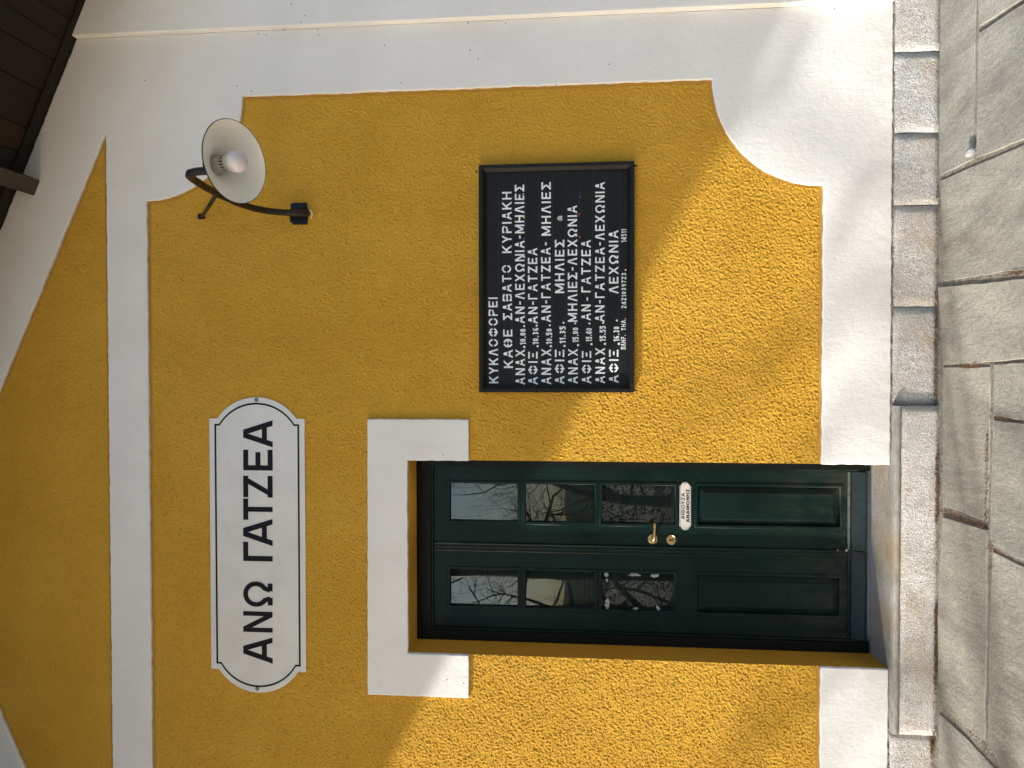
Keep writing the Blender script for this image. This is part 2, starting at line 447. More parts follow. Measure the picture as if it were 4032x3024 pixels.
# smooth painted margin where the rough stucco stops short of the white
pi_ = panel_outline(.0165)
def arcs(o): return o[51:68][::-1], o[34:51][::-1], o[17:34][::-1], o[0:17][::-1]
o_out = path; o_in = []
for seg_ in (pi_[51:68], pi_[34:51], pi_[17:34], pi_[0:17]): o_in += seg_[::-1]
prism('painted_margin', [(DX0, ZB)] + o_out + [(DX1, ZB), (DX1, ZB + .0165)] + o_in[::-1] + [(DX0, ZB + .0165)], [], -0.0035, -0.0006, OCHRE, b)
t2 = [(XC - 2.135 + .085, TZ + .017), (XC + 2.135 - .085, TZ + .017), (XC, TZ + 2.135 * .459 - .020)]
prism('painted_margin', [(p[0], p[1]) for p in tri], [t2], -0.0035, -0.0006, OCHRE, b)
# the hood over the door
hood = [(-1.585, 2.141), (-1.377, 2.141), (-1.377, 2.4395), (-.437, 2.4395), (-.437, 2.139), (-.238, 2.139), (-.239, 2.636), (-1.586, 2.641)]
prism('door_hood', hood, [], -0.025, -.0007, WHITE, b, bev=.004, jit=.003, step=.016)
# corner pilaster
PB = MB(); PB.box(WR, 2.35, -.056, .26, BASE, rake(WR) + .01)
pil = PB.obj('corner_pilaster', WHITE, b, bevel=.006)
# fixing holes left in the white render
holes = [(1484, 202), (1668, 219), (1718, 224), (1830, 193), (1880, 24), (1970, 100), (1942, 143), (2052, 192), (2057, 225), (1528, 555), (1622, 587), (936, 520)]
hp = [(x * .6103, y * .6103) for x, y in holes]
hp += [(1350 + x * .6103, y * .6103) for x, y in [(808, 150), (1050, 149), (272, 292), (822, 322), (874, 380), (1718, 415), (377, 535), (1376, 547)]]
hp += [(3285, 35), (1745, 1790), (1760, 2676), (1826, 2690)]
mb = MB()
for k, (px, py) in enumerate(hp):
    yy = -.0345 if px > 1700 and py > 1700 else (-.0565 if py < 150 - (px - 320) * .0454 - 2 else -.0205)
    x, z = wall(px, py, yy); r = .0032
    mb.add([(x + r * math.cos(a * PI / 3), yy - .0006, z + r * math.sin(a * PI / 3)) for a in range(6)], [(0, 1, 2, 3, 4, 5)])
tag(mb.obj('nail_holes', HOLE, b), kind='stuff')

# stone base course, one object per stone
def stone_mesh(w_, d_, h_, seed, amp=.006):
    bm = bmesh.new(); nx, nz = max(4, int(w_ / .035)), 6
    vs = {}
    rnd = random.Random(seed)
    off = Vector((rnd.random() * 50, rnd.random() * 50, 0))
    for i in range(nx + 1):
        for j in range(nz + 1):
            x = w_ * i / nx; z = h_ * j / nz
            edge = min(i, nx - i, j, nz - j)
            y = -amp * .3 * (edge > 0) + amp * .8 * noise.noise(Vector((x * 11, z * 11, 0)) + off) + (0.0015 if edge == 0 else 0)
            jx = (.003 * noise.noise(Vector((0, z * 30, 5)) + off)) if i in (0, nx) else 0
            jz = (.003 * noise.noise(Vector((x * 25, 0, 9)) + off)) if j in (0, nz) else 0
            vs[i, j] = bm.verts.new((x + jx, y, z + jz))
    for i in range(nx):
        for j in range(nz): bm.faces.new((vs[i, j], vs[i + 1, j], vs[i + 1, j + 1], vs[i, j + 1]))
    ring = [vs[i, 0] for i in range(nx + 1)] + [vs[nx, j] for j in range(1, nz + 1)] + [vs[i, nz] for i in range(nx - 1, -1, -1)] + [vs[0, j] for j in range(nz - 1, 0, -1)]
    back = [bm.verts.new((v.co.x, d_, v.co.z)) for v in ring]
    n = len(ring)
    for k in range(n): bm.faces.new((ring[(k + 1) % n], ring[k], back[k], back[(k + 1) % n]))
    me = bpy.data.meshes.new('base_stone'); bm.to_mesh(me); bm.free()
    for p in me.polygons: p.use_smooth = len(p.vertices) == 4 and abs(p.normal.y) > .5
    me.materials.append(GRANITE); return me
cuts = [2.35, 1.86, 1.427, 1.063, .739, .281, -.162]
cuts_l = [-1.664, -2.08, -2.55, -2.93, -3.56]
for seq_ in (cuts, cuts_l):
    for k in range(len(seq_) - 1):
        a, c = seq_[k + 1], seq_[k]
        me = stone_mesh(c - a - .004, .2, .1985, k + (40 if seq_ is cuts_l else 0), .006)
        o = bpy.data.objects.new('base_stone', me); C.objects.link(o); o.parent = b
        o.matrix_parent_inverse = Matrix.Translation(-Vector(b.location))
        o.location = (a + .003, -.026 + random.uniform(-.0014, .0014), -.006)
# doorstep : long stone that stands out a little, with a smooth worn lip
me = stone_mesh(1.664 - .162 - .006, .08, .168, 99, .003)
o = bpy.data.objects.new('doorstep_stone', me); C.objects.link(o); o.parent = b
o.matrix_parent_inverse = Matrix.Translation(-Vector(b.location)); o.location = (-1.661, -.052, -.006)
lp = MB()
n_ = 46
prof = [(-.0485, .162), (-.057, .167), (-.059, .178), (-.056, .188), (-.048, .1935), (-.018, .1955), (.02, .1955)]
for i in range(n_ + 1):
    x = -1.661 + 1.496 * i / n_
    for (yy, zz) in prof:
        wob = .003 * noise.noise((x * 9, zz * 30, 1))
        lp.v.append((x, yy + wob, zz + wob * .6))
for i in range(n_):
    for j in range(len(prof) - 1):
        q = i * len(prof) + j; lp.f.append((q, q + len(prof), q + len(prof) + 1, q + 1))
lp.obj('doorstep_lip', SILL, b, smooth=True)
tr_ = MB()
nx, ny = 30, 8
for i in range(nx + 1):
    for j in range(ny + 1):
        x = DX0 - .004 + (DX1 - DX0 + .008) * i / nx; y = -.022 + .245 * j / ny
        wear = -.004 * math.exp(-((x + .75) / .3) ** 2)
        tr_.v.append((x, y, .1975 + .012 * max(0, j / ny - .1) + wear + .0016 * noise.noise((x * 12, y * 20, 0))))
for i in range(nx):
    for j in range(ny):
        q = i * (ny + 1) + j; tr_.f.append((q, q + ny + 1, q + ny + 2, q + 1))
tr_.obj('doorstep_slab', SILL, b, smooth=True)
# crumbling mortar line at the foot of the white plinth
mb = MB()
rnd = random.Random(5)
x = -2.6
while x < 2.3:
    L = rnd.uniform(.012, .04); h_ = rnd.uniform(.003, .010)
    if not (-1.40 < x < -.42) and rnd.random() < .8:
        z0 = .1935 + rnd.uniform(-.003, .003)
        mb.box(x, x + L, -.024 - rnd.uniform(0, .004), -.005, z0, z0 + h_ * .6)
    x += L * rnd.uniform(.7, 1.6)
tag(mb.obj('crumbled_mortar', MORTAR, b), kind='stuff')

# ---------------------------------------------------------------- roof verge
OV = 0.78
rf = MB()                                     # tiled covering above the boards (outside the frame)
for sgn in (1, -1):
    x0, x1 = XC, XC + sgn * 3.35
    z0, z1 = rake(x0) + .055, rake(XC + 3.35) + .055
    vs = [(x0, -OV - .03, z0), (x1, -OV - .03, z1), (x1, 3.0, z1), (x0, 3.0, z0), (x0, -OV - .03, z0 + .08), (x1, -OV - .03, z1 + .08), (x1, 3.0, z1 + .08), (x0, 3.0, z0 + .08)]
    rf.add(vs, [(0, 1, 2, 3), (4, 7, 6, 5), (0, 4, 5, 1), (1, 5, 6, 2), (2, 6, 7, 3), (3, 7, 4, 0)])
roof = rf.obj('roof', TILE, b)
ang = math.atan(RK)
def along(s_, sgn): return XC + sgn * s_ * math.cos(ang), rake(XC) - s_ * math.sin(ang)
rnd = random.Random(11)
for sgn in (1, -1):
    # soffit boards, laid square to the wall, each an object
    s_ = 0.02
    while s_ < 3.6:
        wd = rnd.choice([.105, .12, .16, .185, .20])
        gap = .004
        pts = []
        for ss in (s_, s_ + wd - gap):
            X0, Z0 = along(ss, sgn)
            pts.append((X0, Z0))
        up = rnd.uniform(0.006, .010)
        m_ = MB()
        vs = []
        for yy in (-OV, -.092):
            for (X0, Z0) in pts:
                vs += [(X0, yy, Z0 + up), (X0 + .02 * math.sin(ang) * sgn, yy, Z0 + up + .02)]
        m_.add(vs, [(0, 2, 3, 1), (4, 5, 7, 6), (0, 4, 6, 2), (1, 3, 7, 5), (0, 1, 5, 4), (2, 6, 7, 3)])
        m_.obj('soffit_board', WOOD2 if rnd.random() < .14 else WOOD, roof)
        s_ += wd
    # board against the wall, and verge boards, following the slope
    for (ya, yb, dz, nm) in ((-.094, .02, .0, 'wall_board'), (-.56, -.50, -.022, 'batten'), (-OV - .03, -OV, -.07, 'verge_board')):
        m_ = MB(); vs = []
        for ss in (0, 3.6):
            X0, Z0 = along(ss, sgn)
            for yy in (ya, yb):
                vs += [(X0, yy, Z0 + dz), (X0, yy, Z0 + (.05 if dz < -.05 else .030))]
        m_.add(vs, [(0, 1, 3, 2), (4, 6, 7, 5), (0, 4, 5, 1), (2, 3, 7, 6), (0, 2, 6, 4), (1, 5, 7, 3)])
        m_.obj(nm, WOOD, roof)
    # purlin
    for ss in (2.095,):
        m_ = MB(); vs = []
        for yy in (-OV + .02, .10):
            for (s0, dz) in ((ss - .041, 0), (ss + .041, 0)):
                X0, Z0 = along(s0, sgn)
                nxx, nzz = -math.sin(ang) * sgn, -math.cos(ang)
                vs += [(X0 + nxx * .100, yy, Z0 + nzz * .100), (X0, yy, Z0 + .01)]
        m_.add(vs, [(0, 2, 3, 1), (4, 5, 7, 6), (0, 4, 6, 2), (1, 3, 7, 5), (0, 1, 5, 4), (2, 6, 7, 3)])
        m_.obj('purlin', m_simple('grey_brown_timber', (.060, .046, .036), .6, 0, .3, .3, 18), roof, bevel=.003)

# ---------------------------------------------------------------- the door
F = .178                                      # front of the frame
door = prism('door', [(-1.3765, .2135), (-1.3265, .2135), (-1.3265, 2.366), (-.485, 2.366), (-.485, .2135), (-.4375, .2135), (-.4375, 2.4395), (-1.3765, 2.4395)], [], F, .25, FRAMEM, b, bev=.003)
door['label'] = 'dark green double door with six glass panes and two raised panels'
def sub(o, name=None): return o
# an inner bead round the frame
prism('frame_bead', [(-1.3265, .214), (-1.3165, .214), (-1.3165, 2.356), (-.495, 2.356), (-.495, .214), (-.485, .214), (-.485, 2.366), (-1.3265, 2.366)], [], F + .010, .25, GREEN, door, bev=.002)
rows = [(1.914, 2.283), (1.524, 1.894), (1.127, 1.509), (.336, 1.038)]
leaves = [(-.880, -.4955, -.781, -.567), (-1.316, -.8815, -1.218, -1.008)]
LF = F + .026                                 # front of the leaves
def panel_mesh(name, x0, x1, z0, z1, y_edge, y_field, m, parent, mat=GREEN):
    q = MB()
    q.add([(x0, y_edge, z0), (x1, y_edge, z0), (x1, y_edge, z1), (x0, y_edge, z1),
           (x0 + m, y_field, z0 + m), (x1 - m, y_field, z0 + m), (x1 - m, y_field, z1 - m), (x0 + m, y_field, z1 - m),
           (x0 + m, y_field - .005, z0 + m), (x1 - m, y_field - .005, z0 + m), (x1 - m, y_field - .005, z1 - m), (x0 + m, y_field - .005, z1 - m)],
          [(0, 1, 5, 4), (1, 2, 6, 5), (2, 3, 7, 6), (3, 0, 4, 7), (4, 5, 9, 8), (5, 6, 10, 9), (6, 7, 11, 10), (7, 4, 8, 11), (8, 9, 10, 11)])
    return q.obj(name, mat, parent)
for (lx0, lx1, ox0, ox1) in leaves:
    prism('door_leaf', rect(lx0, lx1, .232, 2.3555), [rect(ox0, ox1, a, c) for a, c in rows], LF, LF + .038, GREEN, door, bev=.0018)
    for ri, (a, c) in enumerate(rows):
        # moulding round each opening
        prism('moulding', rect(ox0 - .004, ox1 + .004, a - .004, c + .004), [rect(ox0 + .011, ox1 - .011, a + .011, c - .011)], LF - .0045, LF + .016, GREEN, door, bev=.003)
        if ri < 3:
            g_ = MB(); g_.box(ox0 + .002, ox1 - .002, LF + .017, LF + .020, a + .002, c - .002); g_.obj('glass_pane', GLASS, door)
        else:
            panel_mesh('raised_panel', ox0, ox1, a, c, LF + .019, LF + .004, .042, door)
    # the boarded shutter that closes the back of the glass
    zz = [(1.16, 1.62), (1.70, 2.02), (2.09, 2.36)] if lx0 < -1 else [(1.10, 1.40), (1.49, 1.80), (1.86, 2.36)]
    q = MB(); q.box(ox0 - .03, ox1 + .03, .285, .300, 1.08, 2.34); sh = q.obj('shutter', SHUT, door)
    for (a, c) in zz:
        prism('shutter_moulding', rect(ox0 + .005, ox1 - .005, a, c - .02), [rect(ox0 + .019, ox1 - .019, a + .014, c - .034)], .276, .286, SHUT, door, bev=.002)
        panel_mesh('shutter_panel', ox0 + .019, ox1 - .019, a + .014, c - .034, .2845, .2775, .045, door, SHUT)
# fluted cover strip on the meeting edge of the left leaf
q = MB()
pf = [(-.9255, 0), (-.9255, -.006), (-.9205, -.0085), (-.916, -.006), (-.9125, -.006), (-.910, -.0085), (-.9015, -.0095), (-.895, -.0085), (-.8925, -.007), (-.8895, -.007), (-.886, -.0085), (-.882, -.0085), (-.882, 0)]
for zz in (.236, 2.350):
    for (x_, y_) in pf: q.v.append((x_, LF + y_, zz))
n = len(pf)
for i in range(n - 1): q.f.append((i, i + 1, n + i + 1, n + i))
q.f.append(tuple(range(n))); q.f.append(tuple(range(2 * n - 1, n - 1, -1)))
q.obj('cover_strip', GREEN, door)
# weather boards at the foot
LEDGE = m_simple('pale_grey_green_paint', (.10, .12, .10), .55, 0, .4, .4, 40)
for (x0, x1) in ((-.8785, -.497), (-1.315, -.8835)):
    q = MB()
    pr = [(LF, .300), (LF - .010, .294), (LF - .034, .240), (LF - .034, .226), (LF + .01, .226), (LF + .01, .300)]
    for xx in (x0, x1):
        for (yy, zz) in pr: q.v.append((xx, yy, zz))
    n = len(pr)
    for i in range(n): q.f.append((i, i + n, (i + 1) % n + n, (i + 1) % n))
    q.f.append(tuple(range(n))); q.f.append(tuple(range(2 * n - 1, n - 1, -1)))
    wb = q.obj('weather_board', m_simple('weathered_green_paint', (.013, .024, .025), .42, 0, .3, .25, 25), door, bevel=.002)
    q = MB(); q.box(x0 + .001, x1 - .001, LF - .012, LF + .001, .3005, .3115)
    q.obj('foot_ledge', LEDGE if x0 > -1 else HOLE, door, bevel=.002)  # same ledge on both leaves: pale on the right, black on the left
# lever handle and lock
hx, hz = wall(2570, 2123, LF - .005)
q = MB(); q.lathe((hx, LF + .001, hz), (0, -1, 0), [(0, .0255), (.004, .0255), (.007, .0235), (.0075, .0165), (.010, .015), (.0105, .0), ], 32)
ros = q.obj('door_handle', BRASS, door, smooth=False)
q = MB()
q.tube([(hx, LF - .002, hz), (hx, LF - .035, hz), (hx + .004, LF - .046, hz - .001), (hx + .018, LF - .052, hz - .003), (hx + .05, LF - .053, hz - .004), (hx + .088, LF - .050, hz - .005)],
       [.009, .009, .0095, .0085, .0068, .0085], 14)
q.obj('door_lever', BRASS, door, smooth=True)
kx, kz = wall(2643, 2126, LF - .005)
q = MB(); q.lathe((kx, LF + .001, kz), (0, -1, 0), [(0, .0255), (.005, .0255), (.0075, .0235), (.0055, .020), (.0055, .018), (.0075, .016), (.008, .0)], 32)
q.obj('lock_rose', BRASS, door)
q = MB()
q.add([(kx + .0048 * math.cos(a * PI / 6), LF - .0078, kz + .006 + .0048 * math.sin(a * PI / 6)) for a in range(12)], [tuple(range(12))])
q.add([(kx - .0028, LF - .0080, kz - .0115), (kx + .0028, LF - .0080, kz - .0115), (kx + .0028, LF - .0080, kz + .005), (kx - .0028, LF - .0080, kz + .005)], [(0, 1, 2, 3)])
q.obj('keyhole', HOLE, door)
# torn scraps of paper left on the lowest left pane
sc = [((480, 975), 20, 24), ((484, 1022), 12, 16), ((705, 980), 52, 15), ((862, 985), 40, 17), ((490, 1185), 26, 18), ((488, 1228), 24, 32), ((715, 1246), 24, 14), ((893, 1240), 20, 24), ((535, 980), 40, 18)]
for k, ((cx, cy), rx, ry) in enumerate(sc):
    if k == 8: continue
    px, py = 2150 + cx * .4943, 1780 + cy * .4943
    X0, Z0 = wall(px, py, LF + .014)
    q = MB(); rnd = random.Random(k); pts = []
    for a in range(14):
        g = 2 * PI * a / 14; rr = rnd.uniform(.45, 1.15)
        pts.append((X0 + math.sin(g) * ry * .4943 / 800 * rr, LF + .0162 - rnd.uniform(0, .0012), Z0 + math.cos(g) * rx * .4943 / 800 * rr))
    pts.append((X0, LF + .0155, Z0))
    q.add(pts, [(a, (a + 1) % 14, 14) for a in range(14)])
    q.obj('paper_scrap', SCRAP, door)
# chips of bare wood at the meeting edge
BAREW = m_simple('bare_wood', (.45, .36, .27), .8)
for (px, py, r) in ((3297, 2165, .0035), (3332, 2166, .007)):
    q = MB(); X0, Z0 = wall(px, py, LF - .012)
    q.add([(X0 + r * .8 * math.cos(a * PI / 4), LF - .0172, Z0 + r * math.sin(a * PI / 4)) for a in range(8)], [tuple(range(8))])
    q.obj('paint_chip', BAREW, door)

# ================================================================== lettering
def clipz(poly, lo, hi):
    for (sgn, lim) in ((1, lo), (-1, -hi)):
        out = []
        for i in range(len(poly)):
            a, c = poly[i], poly[(i + 1) % len(poly)]
            da, dc = sgn * a[1] - lim, sgn * c[1] - lim
            if da >= 0: out.append(a)
            if (da >= 0) != (dc >= 0):
                t = da / (da - dc); out.append((a[0] + (c[0] - a[0]) * t, a[1] + (c[1] - a[1]) * t))
        poly = out
        if len(poly) < 3: return []
    return poly
def arcp(cx, cy, rx, ry, a0, a1, n=10):
    return [(cx + rx * math.cos(math.radians(a0 + (a1 - a0) * k / n)), cy + ry * math.sin(math.radians(a0 + (a1 - a0) * k / n))) for k in range(n + 1)]
def glyph(ch, t, st):
    """strokes in a box w by 1; st = stencil cut letters"""
    h = t / 2; w = .78
    if ch in 'ΙI': return t, [[(h, 0), (h, 1)]]
    if ch == 'Γ': return .62, [[(h, 0), (h, 1)], [(t, 1 - h), (.62, 1 - h)]]
    if ch == 'Ε': return .68, [[(h, 0), (h, 1)], [(t, 1 - h), (.68, 1 - h)], [(t, h), (.68, h)], [(t, .5), (.60, .5)]]
    if ch == 'Ζ': return .74, [[(0, 1 - h), (.74, 1 - h)], [(0, h), (.74, h)], [(.74 - h * 1.25, 1 - h * .5), (h * 1.25, h * .5)]]
    if ch == 'Η': return w, [[(h, 0), (h, 1)], [(w - h, 0), (w - h, 1)], [(t, .52), (w - t, .52)]]
    if ch == 'Τ': return .74, [[(0, 1 - h), (.74, 1 - h)], [(.37, 0), (.37, 1 - t)]]
    if ch == 'Ν': return w, [[(h, 0), (h, 1)], [(w - h, 0), (w - h, 1)], [(h * 1.1, 1), (w - h * 1.1, 0)]]
    if ch == 'Μ': return .95, [[(h, 0), (h, 1)], [(.95 - h, 0), (.95 - h, 1)], [(h, 1), (.475, .12)], [(.475, .12), (.95 - h, 1)]]
    if ch == 'Λ': return .78, [[(.39 - h * .35, 1), (h * .9, 0)], [(.39 + h * .35, 1), (.78 - h * .9, 0)]]
    if ch == 'Α':
        if st: return .8, [[(.40 - h * .3, 1), (.285, .60)], [(.40 + h * .3, 1), (.515, .60)], [(.25, .48), (.07, 0)], [(.55, .48), (.73, 0)], [(.2, .33), (.6, .33)]]
        return .86, [[(.43 - h * .45, 1), (h * .95, 0)], [(.43 + h * .45, 1), (.86 - h * .95, 0)], [(.2, .28), (.66, .28)]]
    if ch == 'Χ': return .8, [[(h, 1), (.8 - h, 0)], [(.8 - h, 1), (h, 0)]]
    if ch == 'Κ': return .78, [[(h, 0), (h, 1)], [(.78 - h * 1.2, 1), (t * .9, .40)], [(.34, .56), (.78 - h, 0)]]
    if ch == 'Υ': return .78, [[(h, 1), (.39, .42)], [(.78 - h, 1), (.39, .42)], [(.39, 0), (.39, .46)]]
    if ch == 'Σ': return .74, [[(0, 1 - h), (.74, 1 - h)], [(0, h), (.74, h)], [(h * 1.1, 1 - h * .4), (.46, .5)], [(.46, .5), (h * 1.1, h * .4)]]
    if ch == 'Ξ': return .74, [[(0, 1 - h), (.74, 1 - h)], [(0, h), (.74, h)], [(.17, .5), (.57, .5)]]
    if ch == 'Π': return .74, [[(h, 0), (h, 1)], [(.74 - h, 0), (.74 - h, 1)], [(t, 1 - h), (.74 - t, 1 - h)]]
    if ch == 'Ρ':
        if st: return .72, [[(h, 0), (h, .62)], [(t, .46), (.45, .46)], [(h, .76), (h, 1 - h), (.5, 1 - h), (.72 - h, .86), (.72 - h, .72)], [(.72 - h, .62), (.5, .46)]]
        return .7, [[(h, 0), (h, 1)], [(t, 1 - h), (.44, 1 - h), (.7 - h, .84), (.7 - h, .62), (.44, .46), (t, .46)]]
    if ch == 'Β': return .76, [[(h, .72), (h, 1 - h), (.5, 1 - h), (.76 - h, .86), (.76 - h, .76)], [(h, .38), (h, .62)], [(t, .5), (.62, .5)], [(.76 - h, .64), (.68, .5), (.76 - h, .36)], [(h, .28), (h, h), (.5, h), (.76 - h, .14), (.76 - h, .24)]]
    if ch == 'Ο':
        if st: return .86, [arcp(.43, .5, .43 - h, .5 - h, 12, 168), arcp(.43, .5, .43 - h, .5 - h, 192, 348)]
        return .98, [arcp(.49, .5, .49 - h, .5 - h, 0, 360, 24)]
    if ch == 'Θ':
        if st: return .86, [arcp(.43, .5, .43 - h, .5 - h, 102, 258), arcp(.43, .5, .43 - h, .5 - h, -78, 78), [(t, .5), (.36, .5)], [(.50, .5), (.86 - t, .5)]]
        return .98, [arcp(.49, .5, .49 - h, .5 - h, 0, 360, 24), [(.33, .5), (.65, .5)]]
    if ch == 'Φ': return .98, [arcp(.49, .5, .49 - h, .44 - h, 14, 166), arcp(.49, .5, .49 - h, .44 - h, 194, 346), [(.49, .60), (.49, 1)], [(.49, 0), (.49, .40)]]
    if ch == 'Ω': return .94, [[(h, h), (.36, h)], [(.58, h), (.94 - h, h)], [(.33, h)] + arcp(.47, .56, .45 - h, .44 - h, 235, -55, 18)[0:] + [(.61, h)]]
    if ch == '0': return .56, [arcp(.28, .5, .28 - h, .5 - h, 100, 260, 8), arcp(.28, .5, .28 - h, .5 - h, -80, 80, 8)]
    if ch == '1': return .34, [[(.34 - h, 0), (.34 - h, 1)], [(0, .72), (.34 - t, .86)]]
    if ch == '2': return .58, [[(h, .76), (.12, .90), (.29, 1 - h), (.47, .90), (.58 - h, .72), (.1, h)], [(0, h), (.58, h)]]
    if ch == '3': return .56, [[(h, .80), (.28, 1 - h), (.56 - h, .76), (.26, .53)], [(.26, .52), (.56 - h, .28), (.28, h), (h, .2)]]
    if ch == '4': return .62, [[(.46, 0), (.46, 1)], [(.36, .95), (.06, .30)], [(0, .26), (.62, .26)]]
    if ch == '5': return .56, [[(h, .48), (h, 1)], [(t, 1 - h), (.54, 1 - h)], [(t, .58), (.36, .60), (.56 - h, .36), (.36, h), (0, h)]]
    if ch == '6': return .56, [arcp(.28, .5, .28 - h, .5 - h, 100, 250, 8), arcp(.28, .29, .28 - h, .29 - h, -80, 100, 8), [(.4, 1 - h), (.52, .84)]]
    if ch == '7': return .56, [[(0, 1 - h), (.56, 1 - h)], [(.48, .9), (.2, 0)]]
    if ch == '9': return .56, [arcp(.28, .69, .28 - h, .31 - h, 0, 350, 12), [(.56 - h, .7), (.50, .25), (.2, h)]]
    if ch == '-': return .34, [[(0, .48), (.34, .48)]]
    if ch == '.': return t * 1.1, [[(0, h * 1.1), (t * 1.1, h * 1.1)]]
    return .4, []
def strips(pl, t):
    """mitred quads along a polyline, run on past ends that touch top or bottom"""
    P = [Vector(p) for p in pl]; n = len(P)
    closed = n > 3 and (P[0] - P[-1]).length < 1e-4
    def lengthen(a, c):
        d = (a - c).normalized()
        return a + d * t if (a.y < 1e-6 or a.y > 1 - 1e-6) else a
    if not closed: P[0] = lengthen(P[0], P[1]); P[-1] = lengthen(P[-1], P[-2])
    L = []; R = []
    for i in range(n):
        if closed: a = P[i - 1] if i else P[n - 2]; c = P[i + 1] if i < n - 1 else P[1]
        else: a = P[i - 1] if i else None; c = P[i + 1] if i < n - 1 else None
        if a is None: d = (c - P[i]).normalized(); nn = Vector((-d.y, d.x)); k = 1
        elif c is None: d = (P[i] - a).normalized(); nn = Vector((-d.y, d.x)); k = 1
        else:
            d1 = (P[i] - a).normalized(); d2 = (c - P[i]).normalized()
            n1 = Vector((-d1.y, d1.x)); n2 = Vector((-d2.y, d2.x)); nn = (n1 + n2)
            nn = nn.normalized() if nn.length > 1e-6 else n1; k = min(1 / max(nn.dot(n1), .35), 2)
        L.append(P[i] + nn * t / 2 * k); R.append(P[i] - nn * t / 2 * k)
    return [[tuple(L[i]), tuple(R[i]), tuple(R[i + 1]), tuple(L[i + 1])] for i in range(n - 1)]
def put_glyph(mb, ch, t, st, x0, x1, z0, z1, z0b, z1b, yy, wob=0):
    """one letter between x0 and x1; (z0,z1) base and top at the left, (z0b,z1b) at the right"""
    gw, sts = glyph(ch, t, st)
    k = 0
    for pl in sts:
        for qd in strips(pl, t):
            c = clipz(qd, 0, 1)
            if len(c) < 3: continue
            k += 1
            vs = []
            for (gx, gy) in c:
                u = gx / gw; za = z0 + (z1 - z0) * gy; zb = z0b + (z1b - z0b) * gy
                xx = x0 + (x1 - x0) * u
                jx = wob * noise.noise((xx * 300, gy * 9, k)) if wob else 0
                vs.append((xx + jx, yy - .00006 * k, za + (zb - za) * u + jx))
            mb.add(vs, [tuple(range(len(vs)))])
def text_px(mb, s, ys, ye, xb, xt, yy, t=.17, st=True, xb2=None, gap=.2, wob=.0006):
    """text run between image rows ys..ye of the surveyed photograph, on the plane y=yy"""
    if xb2 is None: xb2 = xb
    hpx = xb - xt
    X0, Z0 = wall(xb, ys, yy); X1, Z1 = wall(xb2, ye, yy)
    _, Zt = wall(xt, ys, yy); H = Zt - Z0
    ws = []
    for ch in s: ws.append(.42 if ch == ' ' else glyph(ch, t, st)[0])
    tot = sum(ws) + gap * (len(s) - 1); x = 0
    for ch, gw in zip(s, ws):
        if ch != ' ':
            a = x / tot; c = (x + gw) / tot
            za = Z0 + (Z1 - Z0) * a; zc = Z0 + (Z1 - Z0) * c
            put_glyph(mb, ch, t, st, X0 + (X1 - X0) * a, X0 + (X1 - X0) * c, za, za + H, zc, zc + H, yy, wob)
        x += gw + gap

def plaque(x0, x1, z0, z1, xe0, xe1, zi, d=0.0):
    """name plate outline : rectangle with shoulders and bowed ends; d = inset"""
    zc = (z0 + z1) / 2; o = []
    c = (z1 - z0) / 2 - zi - d * .35
    for (xs, xe, sg) in ((x1 - d, xe1 - d, 1), (x0 + d, xe0 + d, -1)):
        sag = abs(xe - xs); R = (c * c + sag * sag) / (2 * sag); cx = xe - sg * R
        a = math.asin(min(1, c / R))
        arc = [(cx + sg * R * math.cos(-a + 2 * a * k / 24), zc + R * math.sin(-a + 2 * a * k / 24)) for k in range(25)]
        if sg > 0: o += [(xs, z0 + d)] + arc + [(xs, z1 - d)]
        else: o += [(xs, z1 - d)] + arc[::-1] + [(xs, z0 + d)]
    return o

# ---------------------------------------------------------------- station name plate
sg = empty('station_name_sign', (-.867, -.012, 3.20))
tag(sg, 'long white enamel sign with bowed ends reading ΑΝΩ ΓΑΤΖΕΑ in black letters', 'sign')
A_ = (-1.4935, -.239, 2.955, 3.4445, -1.6045, -.1335, .042)
prism('plate', plaque(*A_), [], -.0105, -.0065, ENAMEL, sg, bev=.0012)
prism('border_line', plaque(*A_, d=.0275), [plaque(*A_, d=.0365)], -.0116, -.0107, BLACKP, sg)
mb = MB()
SP = [('Α', 1483, 1343), ('Ν', 1315, 1202), ('Ω', 1180, 1035), ('Γ', 928, 823), ('Α', 843, 697), ('Τ', 703, 587), ('Ζ', 580, 462), ('Ε', 433, 320), ('Α', 305, 160)]
for ch, ya, yb in SP:
    X0, Z0 = wall(780 + 406.5 * .7233, 1540 + ya * .7233, -.011); X1, _ = wall(1074, 1540 + yb * .7233, -.011); _, Z1 = wall(780 + 246 * .7233, 1540 + ya * .7233, -.011)
    put_glyph(mb, ch, 0.172 if ch != 'Ω' else .165, False, X0, X1, Z0, Z1, Z0, Z1, -.0112)
mb.obj('lettering', BLACKP, sg)
for (px, py) in ((1009, 1574), (1013, 2712)):
    X0, Z0 = wall(px, py, -.012)
    q = MB(); q.lathe((X0, -.0104, Z0), (0, -1, 0), [(0, .0062), (.0016, .0062), (.0026, .004), (.0028, 0)], 14); q.obj('screw', STEEL, sg)
    q = MB(); q.lathe((X0, -.0100, Z0), (0, -1, 0), [(0, .0105), (.0007, .0105), (.0008, 0)], 14); q.obj('washer', m_simple('rusty_washer', (.10, .07, .05), .7), sg)

